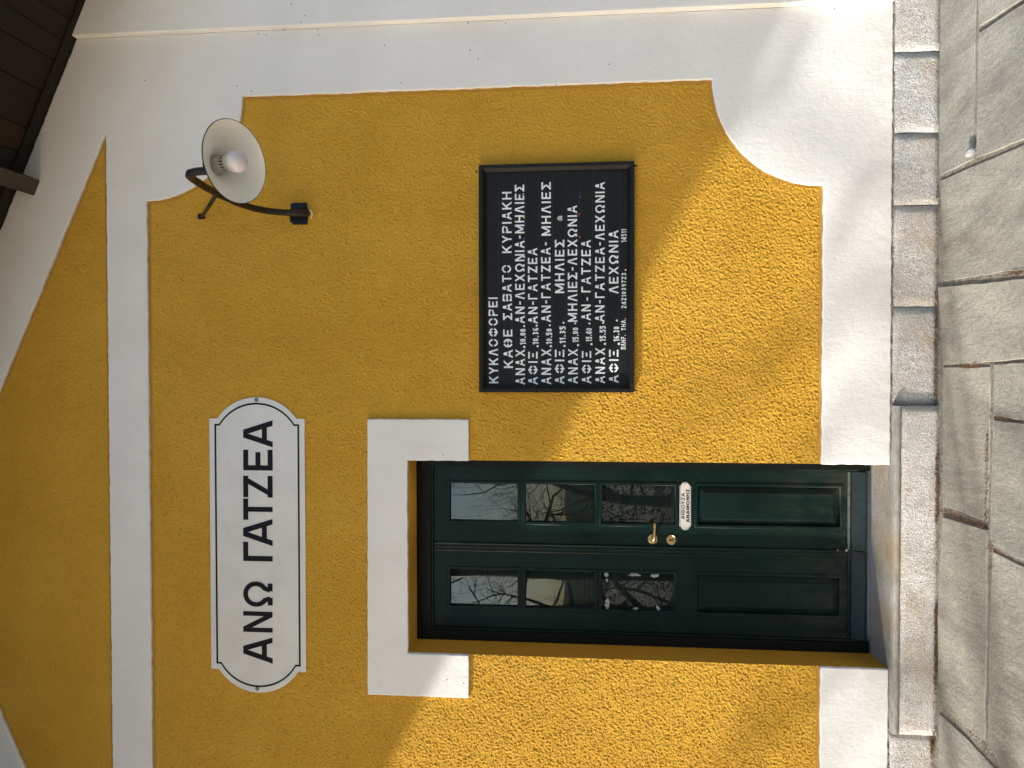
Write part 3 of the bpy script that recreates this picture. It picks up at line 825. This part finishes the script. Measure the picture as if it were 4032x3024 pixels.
# ---------------------------------------------------------------- small plate on the door
dp = empty('door_plate', (-.68, LF - .003, 1.085))
tag(dp, 'small white metal door plate reading ΑΙΘΟΥΣΑ ΑΝΑΜΟΝΗΣ on the green door', 'sign')
B_ = (-.779, -.576, 1.0605, 1.1155, -.7975, -.5575, .006)
prism('plate', plaque(*B_), [], LF - .0045, LF - .0005, m_simple('polished_white_plate', (.74, .73, .69), .16, .25, .6, .05, 30), dp, bev=.0008)
prism('border_line', plaque(*B_, d=.0032), [plaque(*B_, d=.0042)], LF - .0053, LF - .0047, BLACKP, dp)
mb = MB()
text_px(mb, 'ΑΙΘΟΥΣΑ', 2043.8, 1942, 2695.7, 2682.5, LF - .0054, t=.15, st=False, wob=0, gap=.22)
mb.obj('lettering', BLACKP, dp); mb = MB()
text_px(mb, 'ΑΝΑΜΟΝΗΣ', 2057, 1927, 2714.6, 2701.5, LF - .0054, t=.19, st=False, wob=0, gap=.2)
mb.obj('lettering', BLACKP, dp)
for (px, py) in ((2697, 1904), (2702, 2079)):
    X0, Z0 = wall(px, py, LF - .005); q = MB(); q.lathe((X0, LF - .0044, Z0), (0, -1, 0), [(0, .0028), (.001, .0022), (.0014, 0)], 10); q.obj('screw', STEEL, dp)

# ---------------------------------------------------------------- timetable board
BX0, BX1, BZ0, BZ1 = -.107, .970, 1.355, 2.086
FR = .031
bd = empty('timetable_board', ((BX0 + BX1) / 2, -.02, (BZ0 + BZ1) / 2))
tag(bd, 'black framed timetable board with white stencilled Greek lettering beside the door', 'notice board')
PF = -.012                                    # board face
q = MB(); q.box(BX0 + FR - .004, BX1 - FR + .004, PF, -.002, BZ0 + FR - .004, BZ1 - FR + .004); q.obj('back_panel', BOARD, bd)
# mitred frame pieces
corn = [(BX0, BZ0), (BX1, BZ0), (BX1, BZ1), (BX0, BZ1)]; inn = [(BX0 + FR, BZ0 + FR), (BX1 - FR, BZ0 + FR), (BX1 - FR, BZ1 - FR), (BX0 + FR, BZ1 - FR)]
for i in range(4):
    j = (i + 1) % 4; q = MB()
    a, c, d, e = corn[i], corn[j], inn[j], inn[i]
    am = ((a[0] * .45 + e[0] * .55), (a[1] * .45 + e[1] * .55)); cm = ((c[0] * .45 + d[0] * .55), (c[1] * .45 + d[1] * .55))
    ys_ = -.040
    vs = [(a[0], -.001, a[1]), (c[0], -.001, c[1]), (a[0], ys_, a[1]), (c[0], ys_, c[1]), (am[0], ys_, am[1]), (cm[0], ys_, cm[1]), (e[0], -.021, e[1]), (d[0], -.021, d[1]), (e[0], -.001, e[1]), (d[0], -.001, d[1])]
    q.add(vs, [(0, 1, 3, 2), (2, 3, 5, 4), (4, 5, 7, 6), (6, 7, 9, 8), (8, 9, 1, 0), (0, 2, 4, 6, 8), (1, 9, 7, 5, 3)])
    q.obj('frame_rail', BFRAME, bd, bevel=.0009)
for (px, py, dz) in ((1883, 1532, 1), (1877, 675, 1), (2508, 657, -1), (2503, 1532, -1)):
    X0, Z0 = wall(px, py, -.004)
    zc_ = BZ1 if dz > 0 else BZ0
    o_ = [(X0 - .0095, zc_ - dz * .01), (X0 + .0095, zc_ - dz * .01)] + [(X0 + .0095 * math.cos(a), zc_ + dz * (.010 + .0095 * math.sin(a))) for a in [PI * k / 8 for k in range(9)]]
    if dz < 0: o_ = o_[::-1]
    hl = [(X0 + .0035 * math.cos(PI * k / 4), zc_ + dz * .010 + .0035 * math.sin(PI * k / 4)) for k in range(8)]
    prism('hanging_eye', o_, [hl], -.0045, -.001, IRON, bd)
mb = MB(); LY = PF - .0009
T = lambda *a, **k: text_px(mb, *a[:-1], LY, **k) if False else text_px(mb, a[0], a[1], a[2], a[3], a[4], LY, **k)
T('ΚΥΚΛΟΦΟΡΕΙ', 1509, 1171, 1962, 1926, xb2=1959, gap=.24)
T('ΚΑΘΕ', 1449, 1298, 2020, 1984, xb2=2017, gap=.24); T('ΣΑΒΑΤΟ', 1260, 1043, 2017, 1981, xb2=2012, gap=.24); T('ΚΥΡΙΑΚΗ', 996, 755, 2014, 1977, gap=.24)
rowsT = [
    ('ΑΝΑΧ', 1514, 1376, 2067, 2030, '10.00', 1356, 1295, 2071, (2064, 1366), (2064, 1284), [('ΑΝ-ΛΕΧΩΝΙΑ-ΜΗΛΙΕΣ', 1273, 727, 2066, 2064)]),
    ('ΑΦΙΞ', 1514, 1385, 2117, 2080, '10.36', 1355, 1291, 2121, (2117, 1363), (2113, 1282), [('ΑΝ-ΓΑΤΖΕΑ', 1274, 977, 2117, 2115)]),
    ('ΑΝΑΧ', 1513, 1374, 2170, 2132, '10.50', 1354, 1294, 2174, (2169, 1363), (2165, 1281), [('ΑΝ-ΓΑΤΖΕΑ-', 1268, 954, 2169, 2167), ('ΜΗΛΙΕΣ', 928, 717, 2169, 2169)]),
    ('ΑΦΙΞ', 1512, 1377, 2222, 2185, '11.35', 1351, 1284, 2227, (2223, 1362), (2219, 1271), [('ΜΗΛΙΕΣ', 1154, 944, 2222, 2222)]),
    ('ΑΝΑΧ', 1510, 1374, 2275, 2237, '15.00', 1347, 1290, 2278, (2276, 1359), (2265, 1273), [('ΜΗΛΙΕΣ-ΛΕΧΩΝΙΑ', 1267, 809, 2273, 2272)]),
    ('ΑΦΙΞ', 1510, 1382, 2328, 2291, '15.40', 1344, 1292, 2331, (2329, 1355), (2321, 1274), [('ΑΝ', 1261, 1199, 2326, 2326), ('-', 1184, 1170, 2327, 2327), ('ΓΑΤΖΕΑ', 1151, 945, 2326, 2326)]),
    ('ΑΝΑΧ', 1509, 1370, 2382, 2344, '15.55', 1343, 1283, 2385, (2382, 1354), (2375, 1271), [('ΑΝ-ΓΑΤΖΕΑ-ΛΕΧΩΝΙΑ', 1267, 717, 2380, 2381)]),
    ('ΑΦΙΞ', 1507, 1377, 2435, 2398, '16.30', 1343, 1286, 2439, (2437, 1354), (2429, 1262), [('ΛΕΧΩΝΙΑ', 1156, 907, 2435, 2434)]),
]
def dot(px, py, r=4.6):
    X0, Z0 = wall(px, py, LY); r = r / 830
    mb.add([(X0 + r * math.cos(a * PI / 5), LY - .0002, Z0 + r * math.sin(a * PI / 5)) for a in range(10)], [tuple(range(10))])
for (w1, a, c, xb, xt, dg_, da, dc, db, d1, d2, rest) in rowsT:
    T(w1, a, c, xb, xt, gap=.26)
    T(dg_, da, dc, db, db - 24, t=.22, gap=.2)
    dot(*d1); dot(*d2, r=4)
    for (s_, ya, yc, xb_, xe_) in rest: T(s_, ya, yc, xb_, xb_ - 37 if s_ != '-' else xb_ - 30, xb2=xe_, gap=.24)
T('ΠΛΗΡ.', 1375, 1320, 2464, 2445, t=.2, gap=.3); T('ΤΗΛ.', 1301, 1254, 2464, 2446, t=.2, gap=.3)
T('2421039723', 1214, 1075, 2466, 2447, t=.2, gap=.24); T('14511', 953, 902, 2467, 2446, t=.2, gap=.26); dot(2463, 1063, 3)
mb.obj('lettering', PAINTW, bd)
# ruled guide lines between the rows
mb = MB()
for k in range(11):
    z_ = wall(1964 + 52.8 * k, 1100, PF)[1]
    mb.box(BX0 + FR, BX1 - FR, PF - .0003, PF + .001, z_ - .0006, z_ + .0006)
mb.obj('guide_lines', m_simple('faint_grey_line', (.022, .025, .028), .6), bd)
dots = [((2062, 768), (.02, .16, .10)), ((2063, 856), (.62, .46, .13)), ((2062, 940), (.02, .06, .25)), ((2064, 1012), (.62, .62, .6)), ((2279, 844), (.42, .05, .05)), ((2282, 933), (.42, .05, .05)), ((2283, 774), (.02, .06, .30))]
for k, ((px, py), col) in enumerate(dots):
    X0, Z0 = wall(px, py, LY - .001); q = MB()
    q.lathe((X0, PF - .0012, Z0), (0, -1, 0), [(0, .0048), (.0012, .0046), (.0018, .002), (.0019, 0)], 12)
    o = q.obj('round_sticker', m_simple('sticker_colour', col, .5), bd)
q = MB(); X0, Z0 = wall(2204, 860, LY)
q.add([(X0 - .011, LY - .001, Z0 - .012), (X0 + .012, LY - .001, Z0 - .012), (X0 + .011, LY - .002, Z0 + .004), (X0 + .005, LY - .001, Z0 + .011), (X0 - .004, LY - .001, Z0 + .012), (X0 - .010, LY - .001, Z0 + .006)], [(0, 1, 2, 3, 4, 5)])
q.obj('paper_scrap', SCRAP, bd)

# ---------------------------------------------------------------- wall lamp
lx = .762
lamp = empty('wall_lamp', (lx, 0, 2.97))
tag(lamp, 'wall lamp with white dish shade and bare bulb on curved black arm', 'lamp')
arm = [(-.040, 2.915), (-.045, 2.99), (-.062, 3.045), (-.105, 3.10), (-.165, 3.135), (-.29, 3.163), (-.458, 3.163), (-.60, 3.155), (-.72, 3.140), (-.775, 3.128), (-.812, 3.105), (-.832, 3.070), (-.842, 3.02), (-.850, 2.965)]
q = MB(); q.tube([(lx, y_, z_) for y_, z_ in arm], .0155, 14); q.obj('arm', RUSTY, lamp, smooth=True)
q = MB(); q.tube([(lx, -.465, 3.170), (lx - .002, -.014, 3.470)], .0088, 10); q.obj('tie_rod', RUSTY, lamp, smooth=True)
q = MB(); q.box(lx - .013, lx + .013, -.016, -.001, 3.458, 3.492); q.obj('rod_foot', IRON, lamp, bevel=.002)
q = MB(); q.tube([(lx, -.432, 3.160), (lx, -.488, 3.165)], .0175, 14); q.obj('collar', IRON, lamp, smooth=True)
# bracket plate with clamp barrel
q = MB()
q.add([(lx - .050, -.003, 2.935), (lx + .056, -.003, 2.938), (lx + .054, -.003, 3.018), (lx - .036, -.003, 3.022), (lx - .050, -.003, 3.004),
       (lx - .050, -.012, 2.935), (lx + .056, -.012, 2.938), (lx + .054, -.012, 3.018), (lx - .036, -.012, 3.022), (lx - .050, -.012, 3.004)],
      [(5, 6, 7, 8, 9), (0, 1, 6, 5), (1, 2, 7, 6), (2, 3, 8, 7), (3, 4, 9, 8), (4, 0, 5, 9), (4, 3, 2, 1, 0)])
q.obj('wall_plate', IRON, lamp)
q = MB(); q.tube([(lx, -.036, 2.922), (lx, -.041, 3.012)], .0185, 16); q.box(lx - .020, lx + .020, -.036, -.010, 2.934, 3.006); q.obj('clamp', IRON, lamp)
for (dx, dz) in ((-.031, .975), (.027, .965), (.033, .945)):
    q = MB(); q.lathe((lx + dx, -.011, 2 + dz), (0, -1, 0), [(0, .006), (.006, .006), (.007, .003), (.0072, 0)], 8); q.obj('bolt', IRON, lamp)
q = MB(); q.tube([(lx + .010, -.036, 2.925), (lx + .012, -.040, 2.912), (lx + .006, -.040, 2.903), (lx - .004, -.036, 2.900), (lx - .013, -.026, 2.905), (lx - .018, -.012, 2.918), (lx - .018, -.003, 2.924)], .0030, 8)
q.obj('cable', PLAST, lamp, smooth=True)
# shade
SC = Vector((.762, -.956, 2.854))
v = (CAM - SC).normalized()
r_ = RIGHT; u_ = UP
r_ = (r_ - v * r_.dot(v)).normalized(); u_ = (u_ - v * u_.dot(v)); u_ = (u_ - r_ * u_.dot(r_)).normalized()
ax = (v * .70 + (r_ * .264 - u_ * .965) * .714).normalized()
dep = .085
apex = SC - ax * dep
q = MB()
prof_in = [(dep, .1485), (dep - .008, .140), (dep - .024, .118), (.046, .093), (.030, .072), (.014, .054), (.002, .044), (-.010, .039), (-.030, .037), (-.034, .0)]
q.lathe(apex, ax, prof_in, 56); q.obj('shade_inside', SHADEW, lamp, smooth=True)
prof_out = [(dep, .1485), (dep + .0015, .1500), (dep - .002, .1515), (dep - .010, .143), (dep - .027, .121), (.043, .097), (.026, .077), (.010, .059), (-.003, .049), (-.012, .043), (-.038, .041), (-.046, .030), (-.052, .018), (-.053, 0)]
q = MB(); q.lathe(apex, ax, prof_out, 56); q.obj('shade_outside', IRON, lamp, smooth=True)
q = MB(); q.lathe(apex, ax, [(-.030, .026), (.022, .026), (.024, .020), (.0245, 0)], 24); q.obj('lamp_holder', PLAST, lamp, smooth=False)
q = MB(); q.lathe(apex, ax, [(.022, .018), (.028, .0285), (.060, .0345), (.064, .035), (.068, .035)], 28); q.obj('bulb_collar', PLAST, lamp, smooth=False)
a_ = ax.orthogonal().normalized(); b__ = ax.cross(a_)
q = MB()
for k in range(18):
    g = 2 * PI * k / 18; d = a_ * math.cos(g) + b__ * math.sin(g); tn = ax.cross(d)
    p0 = apex + ax * .033 + d * .0296; p1 = apex + ax * .054 + d * .0344
    q.add([p0 - tn * .0024, p0 + tn * .0024, p1 + tn * .0024, p1 - tn * .0024], [(0, 1, 2, 3)])
q.obj('cooling_slots', HOLE, lamp)
q = MB(); q.lathe(apex, ax, [(.066, .0335), (.073, .038), (.084, .0405), (.096, .040), (.108, .036), (.118, .028), (.1245, .016), (.1265, 0)], 32); q.obj('light_bulb', BULB, lamp, smooth=True)
# neck joining the arm to the shade
q = MB(); q.tube([(lx, -.848, 2.975), (lx, -.858, 2.945), tuple(apex - ax * .045)], [.0128, .015, .016], 12); q.obj('shade_neck', IRON, lamp, smooth=True)

# ================================================================== pavement
gnd = MB()
gnd.add([(-400, -500, -.03), (400, -500, -.03), (400, 300, -.03), (-400, 300, -.03)], [(0, 1, 2, 3)])
tag(gnd.obj('ground', m_simple('dusty_gravel', (.30, .265, .21), .95, 0, .1, .35, 3)), kind='structure')
pav = MB()
nx, ny = 60, 40
for i in range(nx + 1):
    for j in range(ny + 1):
        x = -6 + 12 * i / nx; y = -8 + 8.0 * j / ny
        pav.v.append((x, y, .001 + .003 * noise.noise((x * 4, y * 4, 0))))
for i in range(nx):
    for j in range(ny):
        q_ = i * (ny + 1) + j; pav.f.append((q_, q_ + ny + 1, q_ + ny + 2, q_ + 1))
pavement = tag(pav.obj('pavement', MORTAR, smooth=True), kind='structure')
def flag(poly, idx, already=False):
    rnd = random.Random(idx * 13 + 1)
    pts = []
    n = len(poly)
    for i in range(n):
        a = Vector(poly[i]); c = Vector(poly[(i + 1) % n]); L = (c - a).length; m_ = max(1, min(16, int(L / .07)))
        for k in range(m_):
            p = a + (c - a) * (k / m_)
            d = (c - a).normalized(); nn = Vector((-d.y, d.x))
            off = (.006 * noise.noise((p.x * 11, p.y * 11, idx)) + .003 * noise.noise((p.x * 50, p.y * 50, idx))) if k else 0
            pts.append(p + nn * off)
    ar = sum(pts[i].x * pts[(i + 1) % len(pts)].y - pts[(i + 1) % len(pts)].x * pts[i].y for i in range(len(pts)))
    if ar < 0: pts = pts[::-1]
    cen = sum(pts, Vector((0, 0))) / len(pts)
    tx, ty = rnd.uniform(-.003, .003), rnd.uniform(-.003, .003); zt = rnd.uniform(.006, .010)
    def zz(p): return zt + tx * (p.x - cen.x) + ty * (p.y - cen.y)
    q = MB(); n = len(pts)
    inner = [p + (cen - p).normalized() * .003 for p in pts]
    q.v = [(p.x, p.y, -.012) for p in pts] + [(p.x, p.y, zz(p) - .002) for p in pts] + [(p.x, p.y, zz(p)) for p in inner]
    for i in range(n):
        j = (i + 1) % n
        q.f.append((i, j, n + j, n + i)); q.f.append((n + i, n + j, 2 * n + j, 2 * n + i))
    q.f.append(tuple(2 * n + i for i in range(n)))
    o = q.obj('flagstone', FLAG, pavement)
    return o
f_px = [
    [(3700, -260), (3838, -260), (3838, 0), (3832, 350), (3827, 628), (3697, 692)],
    [(3848, -260), (3850, 105), (4020, -2), (4300, -200), (4300, -260)],
    [(3850, 132), (4032, 10), (4300, -150), (4420, 380), (4032, 548), (3842, 620)],
    [(3697, 712), (4032, 566), (4420, 398), (4480, 1000), (4032, 1058), (3714, 1107)],
    [(3690, 1133), (4032, 1096), (4480, 1030), (4500, 1380), (4032, 1412), (3710, 1437)],
    [(3708, 1446), (3889, 1444), (3893, 1560), (3889, 1800), (3880, 2056), (3790, 2020), (3709, 1996)],
    [(3906, 1436), (4032, 1428), (4500, 1400), (4500, 1690), (4032, 1655), (3907, 1634)],
    [(3907, 1653), (4032, 1668), (4500, 1710), (4520, 2440), (4032, 2213), (3903, 2143), (3893, 2120), (3900, 1850)],
    [(3709, 2035), (3856, 2079), (3883, 2087), (3882, 2300), (3878, 2600), (3872, 2918), (3690, 2772), (3690, 2400)],
    [(3902, 2170), (4032, 2234), (4520, 2470), (4540, 3300), (4200, 3300), (3924, 3010), (3882, 2925), (3888, 2500)],
    [(3692, 2808), (3800, 2905), (3905, 3018), (4160, 3290), (3690, 3290)],
]
far = []
for k, pl in enumerate(f_px):
    pts = [floor(px, py, .011) for px, py in pl]
    pts = [(x_, min(y_, -.070 if -1.69 < x_ < -.15 else -.047)) for x_, y_ in pts]
    flag(pts, k)
# further paving round about, outside the frame
yb = -.95
rnd = random.Random(3)
idx = 30
for j in range(4):
    y1_ = floor(4470, 1512, .011)[1] - .05 - j * .62 if False else -1.16 - j * .62
    x = -4.2 + rnd.random() * .3
    while x < 4.2:
        w_ = rnd.uniform(.5, .95)
        flag([(x + .01, y1_ - .6), (x + w_ - .01, y1_ - .6 + rnd.uniform(-.0, .0)), (x + w_ - .01, y1_), (x + .01, y1_)], idx); idx += 1
        x += w_
# stone chip lying on the paving
X0, Y0 = floor(3822, 600, .02)
bm = bmesh.new(); bmesh.ops.create_icosphere(bm, subdivisions=2, radius=.019)
for vv in bm.verts:
    n_v = noise.noise(vv.co * 60 + Vector((3, 1, 2))); vv.co *= 1 + .35 * n_v; vv.co.z *= .95
me = bpy.data.meshes.new('pebble'); bm.to_mesh(me); bm.free(); me.materials.append(PALE)
o = bpy.data.objects.new('pebble', me); C.objects.link(o); o.location = (X0, Y0, .024)
tag(o, 'small pale stone chip lying on the flagstone joint', 'pebble')
# dry leaf litter in the joints
rnd = random.Random(21); mb = MB()
def flake(x, y, z, r):
    g = rnd.uniform(0, PI); dx, dy = math.cos(g), math.sin(g); tz = rnd.uniform(-.6, .6) * r; ww = r * rnd.uniform(.25, .6)
    mb.add([(x - dx * r, y - dy * r, z), (x - dy * ww, y + dx * ww, z + tz * .5 + .001), (x + dx * r, y + dy * r, z + abs(tz)), (x + dy * ww, y - dx * ww, z + .001)], [(0, 1, 2, 3)])
for k in range(1100):
    py = rnd.choice([rnd.uniform(1150, 1560), rnd.uniform(1780, 2060), rnd.uniform(2380, 2700), rnd.uniform(700, 3024), rnd.gauss(2930, 25)])
    x, _ = floor(3690, py, 0); flake(x, (-.060 if -1.665 < x < -.165 else -.0345) - abs(rnd.gauss(0, .008)), .008 + rnd.random() * .009, rnd.uniform(.003, .009))
for (a, c, n, sp) in (((3707, 2005), (3880, 2072), 150, 5), ((3790, 1442), (3870, 1440), 70, 3), ((3960, 1085), (4040, 1070), 60, 3), ((3895, 1700), (3888, 2070), 110, 3), ((3905, 1640), (3970, 1648), 40, 3), ((3895, 2150), (3960, 2190), 30, 4)):
    for k in range(n):
        t = rnd.random(); x, y = floor(a[0] + (c[0] - a[0]) * t + rnd.gauss(0, sp), a[1] + (c[1] - a[1]) * t + rnd.gauss(0, sp), .004)
        flake(x, y, .008 + rnd.random() * .005, rnd.uniform(.003, .008))
tag(mb.obj('leaf_litter', LEAF), 'dry brown leaf crumbs in the paving joints along the stone base', 'leaf litter', kind='stuff')

# ================================================================== outside the frame: added shadow canopy, trees, hill
# unseen canopy added as a shadow caster; its sunward edge draws the slanting shade on the front
cn = empty('shadow_canopy', (-5.2, -4.0, 0))
tag(cn, 'added roof slab on posts, out of view, casting the slanting shade on the station front', 'shadow caster')
HC = 5.5
E0 = (-1.926, 2.532); E1 = (1.021, .977)      # two points of the shade's edge on the wall
kd = -SUN_V.y
def up_sun(P):
    m = (HC - P[1]) / SUN_V.z; return (P[0] + SUN_V.x * m, SUN_V.y * m)
U0, U1 = up_sun(E0), up_sun(E1)
def edge_x(m): return U0[0] + (U1[0] - U0[0]) * (m + U0[1]) / (U0[1] - U1[1])
q = MB()
pl = [(edge_x(1.15), -1.15), (-1.6, -1.15), (-1.6, -7.6), (edge_x(7.6), -7.6)]
q.v = [(x_, y_, HC) for x_, y_ in pl] + [(x_, y_, HC + .12) for x_, y_ in pl]
q.f = [(0, 3, 2, 1), (4, 5, 6, 7)] + [(i, (i + 1) % 4, 4 + (i + 1) % 4, 4 + i) for i in range(4)]
q.v = q.v
cr = q.obj('shadow_slab', TILE, cn)
for (x_, y_) in ((edge_x(1.6) + .4, -1.6), (-3.0, -3.7), (-3.0, -7.2), (edge_x(7.2) + .4, -7.2)):
    q = MB(); q.tube([(x_, y_, -.02), (x_, y_, HC - .002)], .09, 10); q.obj('added_post', IRON, cn, smooth=True)

def bare_tree(name, base, height, seed, label, spread=.55, r0=.2, levels=6, lean=(0, 0)):
    rnd = random.Random(seed)
    root = empty(name, base); tag(root, label, 'tree', 'bare trees across the platform')
    tb = MB(); bb = MB(); cnt = [0]
    def grow(p, d, L, r, lev, mbx):
        pts = [p]; rad = [r]; n = 4; dd = d.copy()
        for k in range(n):
            dd = (dd + Vector((rnd.gauss(0, .11), rnd.gauss(0, .11), rnd.gauss(.03, .07)))).normalized()
            pts.append(pts[-1] + dd * L / n); rad.append(r * (1 - .45 * (k + 1) / n))
        mbx.tube(pts, rad, 7 if lev < 2 else (5 if lev < 4 else 3), False)
        if lev >= levels or r < .0028: return
        nb = 3
        for k in range(nb):
            i = n if k == 0 else rnd.randint(1, n)
            side = Vector((rnd.gauss(0, 1), rnd.gauss(0, 1), rnd.gauss(.1, .5))).normalized()
            nd = (dd * (1.0 if k == 0 else .55) + side * (spread if k else spread * .5)).normalized()
            grow(pts[i], nd, L * rnd.uniform(.62, .86), rad[i] * (.92 if k == 0 else rnd.uniform(.6, .8)), lev + 1, bb)
    grow(Vector(base), Vector((lean[0], lean[1], 1)).normalized(), height * .27, r0, 0, tb)
    tb.obj('trunk', BARK, root, smooth=True); bb.obj('branches', BARK, root, smooth=True)
bare_tree('bare_tree', (-2.5, -10.6, 0), 6.6, 4, 'bare twiggy tree mirrored in the right door panes', .9, .13, 7)
bare_tree('bare_tree', (-4.5, -10.4, 0), 6.8, 9, 'bare twiggy tree mirrored in the left door panes', .9, .14, 7)
bare_tree('bare_tree', (-3.5, -12.6, 0), 8.0, 22, 'taller bare tree standing behind the two mirrored trees', .9, .17, 7)
def sunward(px, py, m):
    X0, Z0 = wall(px, py); return Vector((X0 + SUN_V.x * m, -m, Z0 + SUN_V.z * m))
root = empty('bare_tree', (-13.6, -4.9, 0)); tag(root, 'bare tree far to the left whose long limbs cross the low sun', 'tree', 'bare trees across the platform')
fork = Vector((-13.3, -4.8, 4.0))
q = MB(); q.tube([(-13.6, -4.9, -.02), (-13.5, -4.85, 1.5), (-13.35, -4.8, 3.0), fork], [.2, .17, .14, .12], 10); q.obj('trunk', BARK, root, smooth=True)
q = MB(); rnd = random.Random(8)
LIMB = [((2960, 330), (3270, 30), 4.3, .024), ((3250, 960), (3450, 690), 4.6, .020), ((2860, 1500), (3400, 1120), 4.8, .026),
        ((3140, 1840), (3420, 1500), 5.0, .020), ((2820, 3010), (3300, 2560), 4.7, .030), ((3180, 2900), (3480, 2660), 5.2, .017)]
for (a1, a2, m, r) in LIMB:
    P2, P1 = sunward(*a1, m), sunward(*a2, m)
    d = P2 - P1
    if (P1 - fork).length > (P2 - fork).length: P1, P2 = P2, P1; d = -d
    pts = [fork, fork.lerp(P1, .55) + Vector((0, 0, -.25)), P1]
    for k in range(1, 9):
        pts.append(P1 + d * (k / 8) + Vector((rnd.gauss(0, .02), rnd.gauss(0, .05), rnd.gauss(0, .03))))
    pts.append(pts[-1] + d * .25 + Vector((0, 0, .1)))
    q.tube(pts, [r * 1.5, r * 1.3] + [r * (1.15 - .07 * k) for k in range(10)], 8, False)
    for k in range(3):
        i = rnd.randint(3, 10); t0 = pts[i]; dd = (d.normalized() + Vector((rnd.gauss(0, .5), rnd.gauss(0, .5), rnd.gauss(.1, .5)))).normalized()
        q.tube([t0, t0 + dd * .35, t0 + dd * .8 + Vector((0, 0, .08))], [r * .35, r * .25, r * .12], 5, False)
q.obj('branches', BARK, root, smooth=True)
hl = MB(); nx = 80
for i in range(nx + 1):
    x = -260 + 520 * i / nx
    hgt = 7 + 5 * noise.noise((x * .012, 0, 4)) + 2 * noise.noise((x * .06, 0, 9))
    hl.v += [(x, -110, -1), (x, -135, hgt * .6), (x, -175, hgt), (x, -240, hgt * .9)]
for i in range(nx):
    for j in range(3):
        q_ = i * 4 + j; hl.f.append((q_, q_ + 1, q_ + 5, q_ + 4))
tag(hl.obj('hillside', m_simple('scrub_covered_slope', (.05, .065, .03), .95, 0, .1, .5, .4), smooth=True), kind='structure')

hg = MB(); rnd = random.Random(77)
for k in range(20000):
    x = rnd.uniform(-9, 5); y = -9.4 + rnd.gauss(0, .28); z = abs(rnd.uniform(0, 1.5)) + .18 * noise.noise((x * 1.3, 0, 2)); r = rnd.uniform(.018, .042)
    a = Vector((rnd.gauss(0, 1), rnd.gauss(0, 1), rnd.gauss(0, 1))).normalized(); c_ = a.orthogonal().normalized(); p0 = Vector((x, y, max(z, .02)))
    hg.add([p0 - a * r, p0 + c_ * r * .5, p0 + a * r, p0 - c_ * r * .5], [(0, 1, 2, 3)])
he = empty('hedge', (-2, -9.4, 0)); tag(he, 'low dark evergreen hedge across the platform, mirrored in the lower door panes', 'hedge')
fo = hg.obj('foliage', m_simple('hedge_leaves', (.018, .03, .012), .8, 0, .3, .5, 4), he); tag(fo, kind='stuff')
